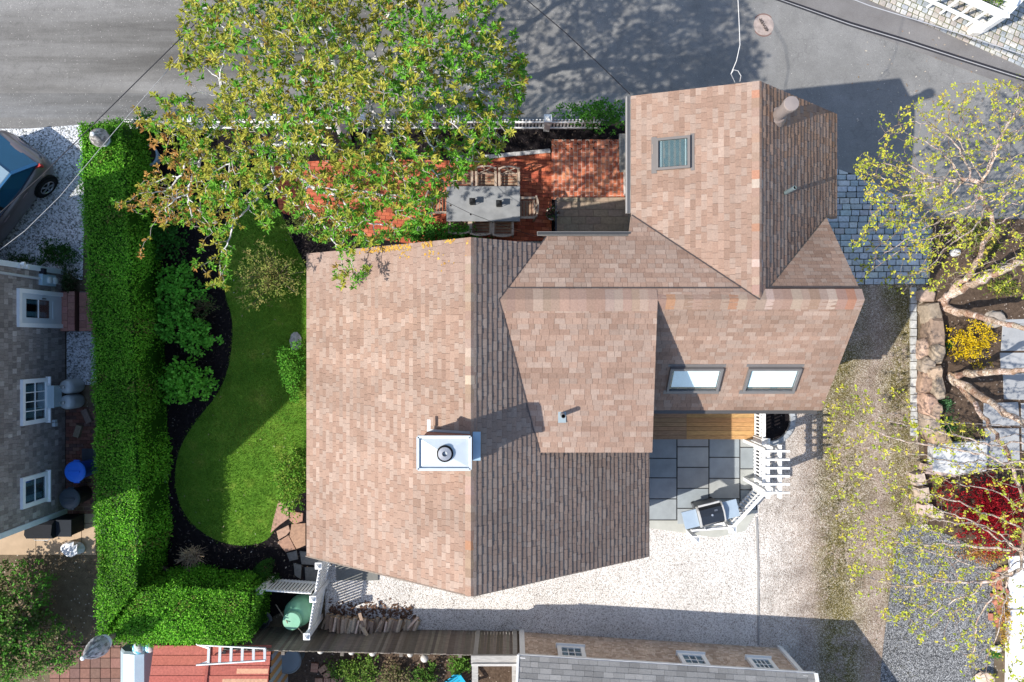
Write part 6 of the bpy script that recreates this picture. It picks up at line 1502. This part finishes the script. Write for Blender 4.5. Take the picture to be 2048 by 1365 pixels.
for poly, k in zip(MU, (5200, 500, 1100)):
    x0, x1 = min(p[0] for p in poly), max(p[0] for p in poly); y0, y1 = min(p[1] for p in poly), max(p[1] for p in poly)
    for i in range(k):
        x, y = random.uniform(x0, x1), random.uniform(y0, y1)
        if not inside((x, y), poly) or (inside((x, y), LAWNW) and random.random() < .985): continue
        a = random.random()*6.3; l, w = random.uniform(.015, .05), random.uniform(.006, .014); ca, sa = math.cos(a), math.sin(a); z = .022+random.random()*.02
        m.face([(x-l*ca+w*sa, y-l*sa-w*ca, z), (x+l*ca+w*sa, y+l*sa-w*ca, z+random.uniform(-.006, .012)), (x+l*ca-w*sa, y+l*sa+w*ca, z+.004), (x-l*ca-w*sa, y-l*sa+w*ca, z+.002)], jitc(random.choice([(.016, .013, .014), (.03, .024, .024), (.045, .034, .03), (.022, .018, .02), (.09, .07, .055)]), .3))
m.obj('bark_mulch', M_BARKW, kind='stuff', recenter=False)
# dry leaves and flecks blown over mulch and street
m = MB()
for i in range(260):
    if i < 140:
        p = G(random.uniform(320, 620), random.uniform(860, 1170))
        if inside((p.x, p.y), LAWNW): continue
    else: p = G(random.uniform(1700, 2030), random.uniform(60, 260))
    s = random.uniform(.012, .035); a = random.random()*6; m.face([(p.x+s*math.cos(a+t)*q, p.y+s*math.sin(a+t)*q, p.z+.03+random.random()*.01) for t, q in ((0, 1.3), (1.57, .6), (3.14, 1.2), (4.71, .6))], jitc(random.choice([(.45, .38, .30), (.3, .2, .12), (.5, .46, .4)]), .2))
for i in range(46):
    p = G(random.uniform(370, 600), random.uniform(480, 1080))
    if not inside((p.x, p.y), LAWNW): continue
    s = random.uniform(.012, .03); a = random.random()*6; m.face([(p.x+s*math.cos(a+t)*q, p.y+s*math.sin(a+t)*q, .075) for t, q in ((0, 1.3), (1.57, .5), (3.14, 1.2), (4.71, .5))], jitc(random.choice([(.36, .30, .18), (.30, .24, .12), (.4, .38, .3)]), .2))
m.obj('leaf_litter', M_LEAFD, kind='stuff', recenter=False)

# ================================================================== trees
def in_px(poly, k, zf_, bias=None):
    out = []; x0, x1 = min(p[0] for p in poly), max(p[0] for p in poly); y0, y1 = min(p[1] for p in poly), max(p[1] for p in poly)
    while len(out) < k:
        q = (random.uniform(x0, x1), random.uniform(y0, y1))
        if inside(q, poly): out.append(tuple(P(q[0], q[1], zf_(q))))
    return out
def tree(name, lab, init, att, barkf, leaff, step, dkill, tip, power, dinf=2.6, wander=.22, rootr=None, minr=None):
    pts, par = colonize(init, att, step, dinf, dkill, 260, wander); r, kids = tree_radii(pts, par, tip, power)
    if rootr: r = np.minimum(r, rootr)
    if minr:
        for i in range(len(init)): r[i] = max(min(r[i], minr[i]), minr[i]*.8)
    rt = root(name, init[0][0], lab, 'tree')
    branches(pts, par, r, kids, barkf).obj('trunk', M_BIRCH if 'birch' in name else M_BARK, rt, smooth=True)
    L = Leaves(); leaff(L, pts, par, r, kids); L.obj('crown', M_LEAF, rt); return len(pts), len(L.p)
# the maple
MP = [(262, 210), (300, 165), (345, 120), (362, 40), (365, -60), (420, -260), (700, -330), (960, -230), (1010, -40), (1030, 60), (1055, 130), (1045, 215), (1010, 300), (935, 350), (885, 395), (858, 450), (825, 470), (745, 490), (690, 510), (620, 470), (555, 455), (470, 455), (440, 470), (330, 445), (258, 425), (285, 345), (330, 320), (285, 262)]
def mz(q):
    d = math.hypot((q[0]-690)/430, (q[1]-120)/430); return 4.3+3.9*math.sqrt(max(0, 1-min(1, d)**2))*random.uniform(.55, 1.0)+random.uniform(-.4, .5)
att = in_px(MP, 10500, mz)
def clump(p):
    return mnoise.noise(Vector((p[0]*.85+3, p[1]*.85, p[2]*.9)))+.55*mnoise.noise(Vector((p[0]*1.9, p[1]*1.9+7, p[2]*1.9)))
att = [p for p in att if clump(p) > -.165]
for (bx, by, n_, s_) in ((685, 548, 16, 16), (725, 545, 8, 10), (425, 520, 26, 26), (440, 560, 14, 12), (300, 420, 30, 26), (735, 470, 10, 14)):   # drooping outer sprays
    att += [tuple(P(random.gauss(bx, s_), random.gauss(by, s_), random.uniform(4.6, 5.6))) for _ in range(n_)]
tb_ = [(-4.72, 5.72, 0), (-4.68, 5.78, .7), (-4.62, 5.85, 1.4), (-4.58, 5.92, 2.0)]
init = [(p, i-1) for i, p in enumerate(tb_)]
for e in ((-5.6, 6.9, 3.6), (-4.3, 7.2, 3.8), (-3.5, 6.2, 3.7), (-4.9, 5.0, 3.5), (-5.9, 5.6, 3.5)):
    a = np.array(tb_[-1]); prev = 3
    for t in (.33, .66, 1.0): init.append((tuple(a+(np.array(e)-a)*t+rng.normal(size=3)*.06), prev)); prev = len(init)-1
def mbark(p, r): return jitc((.60, .585, .56) if r > .012 else (.42, .38, .33), .22)
def mleaf(L, pts, par, r, kids):
    for i in range(len(pts)):
        if r[i] > .016: continue
        tipn = not kids[i]
        if not tipn and random.random() > .62: continue
        p = pts[i]; px, py = CX+p[0]*F/(H-p[2]), CY-p[1]*F/(H-p[2])
        d0 = p-pts[par[i]]; d0 = d0/(np.linalg.norm(d0)+1e-9)
        org = .8*sm((480-px)/220)*sm((py-120)/330); grn = .15+sm((px-700)/260)*.45+sm((py-330)/120)*.45
        u = random.random()
        if u < .05+.77*org: c = random.choice([(.46, .235, .07), (.50, .29, .08), (.40, .25, .06)]) if org > .25 else (.34, .24, .05)
        elif u < .05+.77*org+(1-org)*(.20+.6*grn): c = random.choice([(.14, .35, .03), (.17, .39, .04), (.10, .28, .026)])
        else: c = random.choice([(.30, .33, .045), (.37, .35, .05), (.23, .29, .038), (.45, .43, .07)])
        k = random.randint(10, 14) if tipn else random.randint(5, 8)
        s = random.uniform(.8, 1.2)*(.098 if org < .5 else .082)
        dd = rand_unit(k)*np.array([1, 1, .6])+d0*.35+np.array([0, 0, .3])
        ps = p+rng.normal(size=(k, 3))*.012+d0*.02
        L.arr(ps, dd, np.array([0, 0, 1.])+rand_unit(k)*.7, s*rng.uniform(.75, 1.3, k), s*.34*rng.uniform(.8, 1.2, k), np.array(c)*(1+rng.uniform(-.22, .22, (k, 1))))
print('maple', tree('maple_tree', 'big spreading maple with olive and orange young leaves by the picket fence', init, att, mbark, mleaf, .10, .11, .0056, 2.42, rootr=.19))
# the birches
def bbark(p, r):
    if r > .035: return jitc(random.choice([(.66, .58, .51), (.58, .48, .40), (.72, .66, .60), (.44, .32, .25)]), .15)
    return jitc((.58, .53, .48) if r > .010 else (.40, .33, .27), .25)
def bleaf(L, pts, par, r, kids):
    for i in range(len(pts)):
        if r[i] > .012: continue
        if kids[i] and random.random() > .36: continue
        if random.random() < .15: continue
        p = pts[i]; d0 = p-pts[par[i]]; d0 = d0/(np.linalg.norm(d0)+1e-9)
        k = random.randint(4, 7); c = random.choice([(.42, .46, .05), (.50, .50, .06), (.33, .40, .045), (.54, .47, .07)])
        L.arr(p+rng.normal(size=(k, 3))*.02, rand_unit(k)+d0*.4, np.array([0, 0, 1.])+rand_unit(k)*.8, .062*rng.uniform(.7, 1.3, k), .034*rng.uniform(.8, 1.2, k), np.array(c)*(1+rng.uniform(-.2, .2, (k, 1))))
def stems(base, list_):
    init = [(base, -1)]; rad = [.16]
    for fr, st in list_:
        prev = 0
        for i in range(len(st)):
            a = np.array(init[prev][0]); b = np.array(st[i]); k = max(1, int(np.linalg.norm(b-a)/.22))
            for q in range(1, k+1):
                w = a+(b-a)*q/k+rng.normal(size=3)*.028; init.append((tuple(w), prev)); prev = len(init)-1
                rad.append(fr*(1-.62*min(1, max(0, (w[2]-.3)/4.8)))*random.uniform(.88, 1.14))
    return init, rad
init, mr = stems((12.2, 1.0, -.1), [(.15, [(12.3, 1.30, .4), (12.4, 1.95, 3.4), (12.3, 2.6, 5.6)]), (.13, [(12.45, .80, .4), (12.6, .30, 3.2), (12.5, .2, 5.6)]), (.085, [(12.2, 1.9, 1.6), (11.9, 3.0, 3.0), (10.9, 3.7, 4.0)])])
att = in_px([(1702, 325), (1745, 290), (1760, 215), (1850, 190), (1935, 160), (2060, 150), (2250, 150), (2250, 620), (2060, 600), (1900, 570), (1830, 600), (1700, 560), (1690, 480), (1745, 440)], 1500, lambda q: random.uniform(3.0, 5.6))
att += in_px([(1705, 330), (1760, 300), (1900, 380), (1960, 470), (1880, 520), (1760, 440)], 560, lambda q: random.uniform(3.0, 4.4))
print('birch1', tree('birch_tree', 'multi stemmed birch with sparse yellow green leaves nearest the street', init, att, bbark, bleaf, .11, .115, .0040, 2.15, rootr=.12, minr=mr))
init, mr = stems((12.45, -1.0, .1), [(.13, [(12.7, -.95, .5), (12.7, -.72, 3.2), (12.8, -.9, 5.6)]), (.14, [(12.6, -1.25, .5), (12.5, -2.1, 3.4), (12.5, -3.2, 5.6)]), (.07, [(12.6, -1.6, .8), (12.5, -2.8, 2.6), (12.3, -3.9, 3.6), (11.6, -5.2, 4.4)])])
att = in_px([(1640, 800), (1700, 760), (1790, 770), (1900, 830), (2060, 900), (2250, 900), (2250, 1420), (2000, 1400), (1800, 1260), (1700, 1180), (1660, 1000)], 1600, lambda q: random.uniform(3.2, 5.4))
att += in_px([(1760, 1080), (1900, 1050), (1990, 1180), (1900, 1240), (1770, 1190)], 130, lambda q: random.uniform(3.4, 4.6))
print('birch2', tree('birch_tree', 'multi stemmed birch with peeling brown stems by the white garden walk', init, att, bbark, bleaf, .11, .115, .0040, 2.15, rootr=.12, minr=mr))
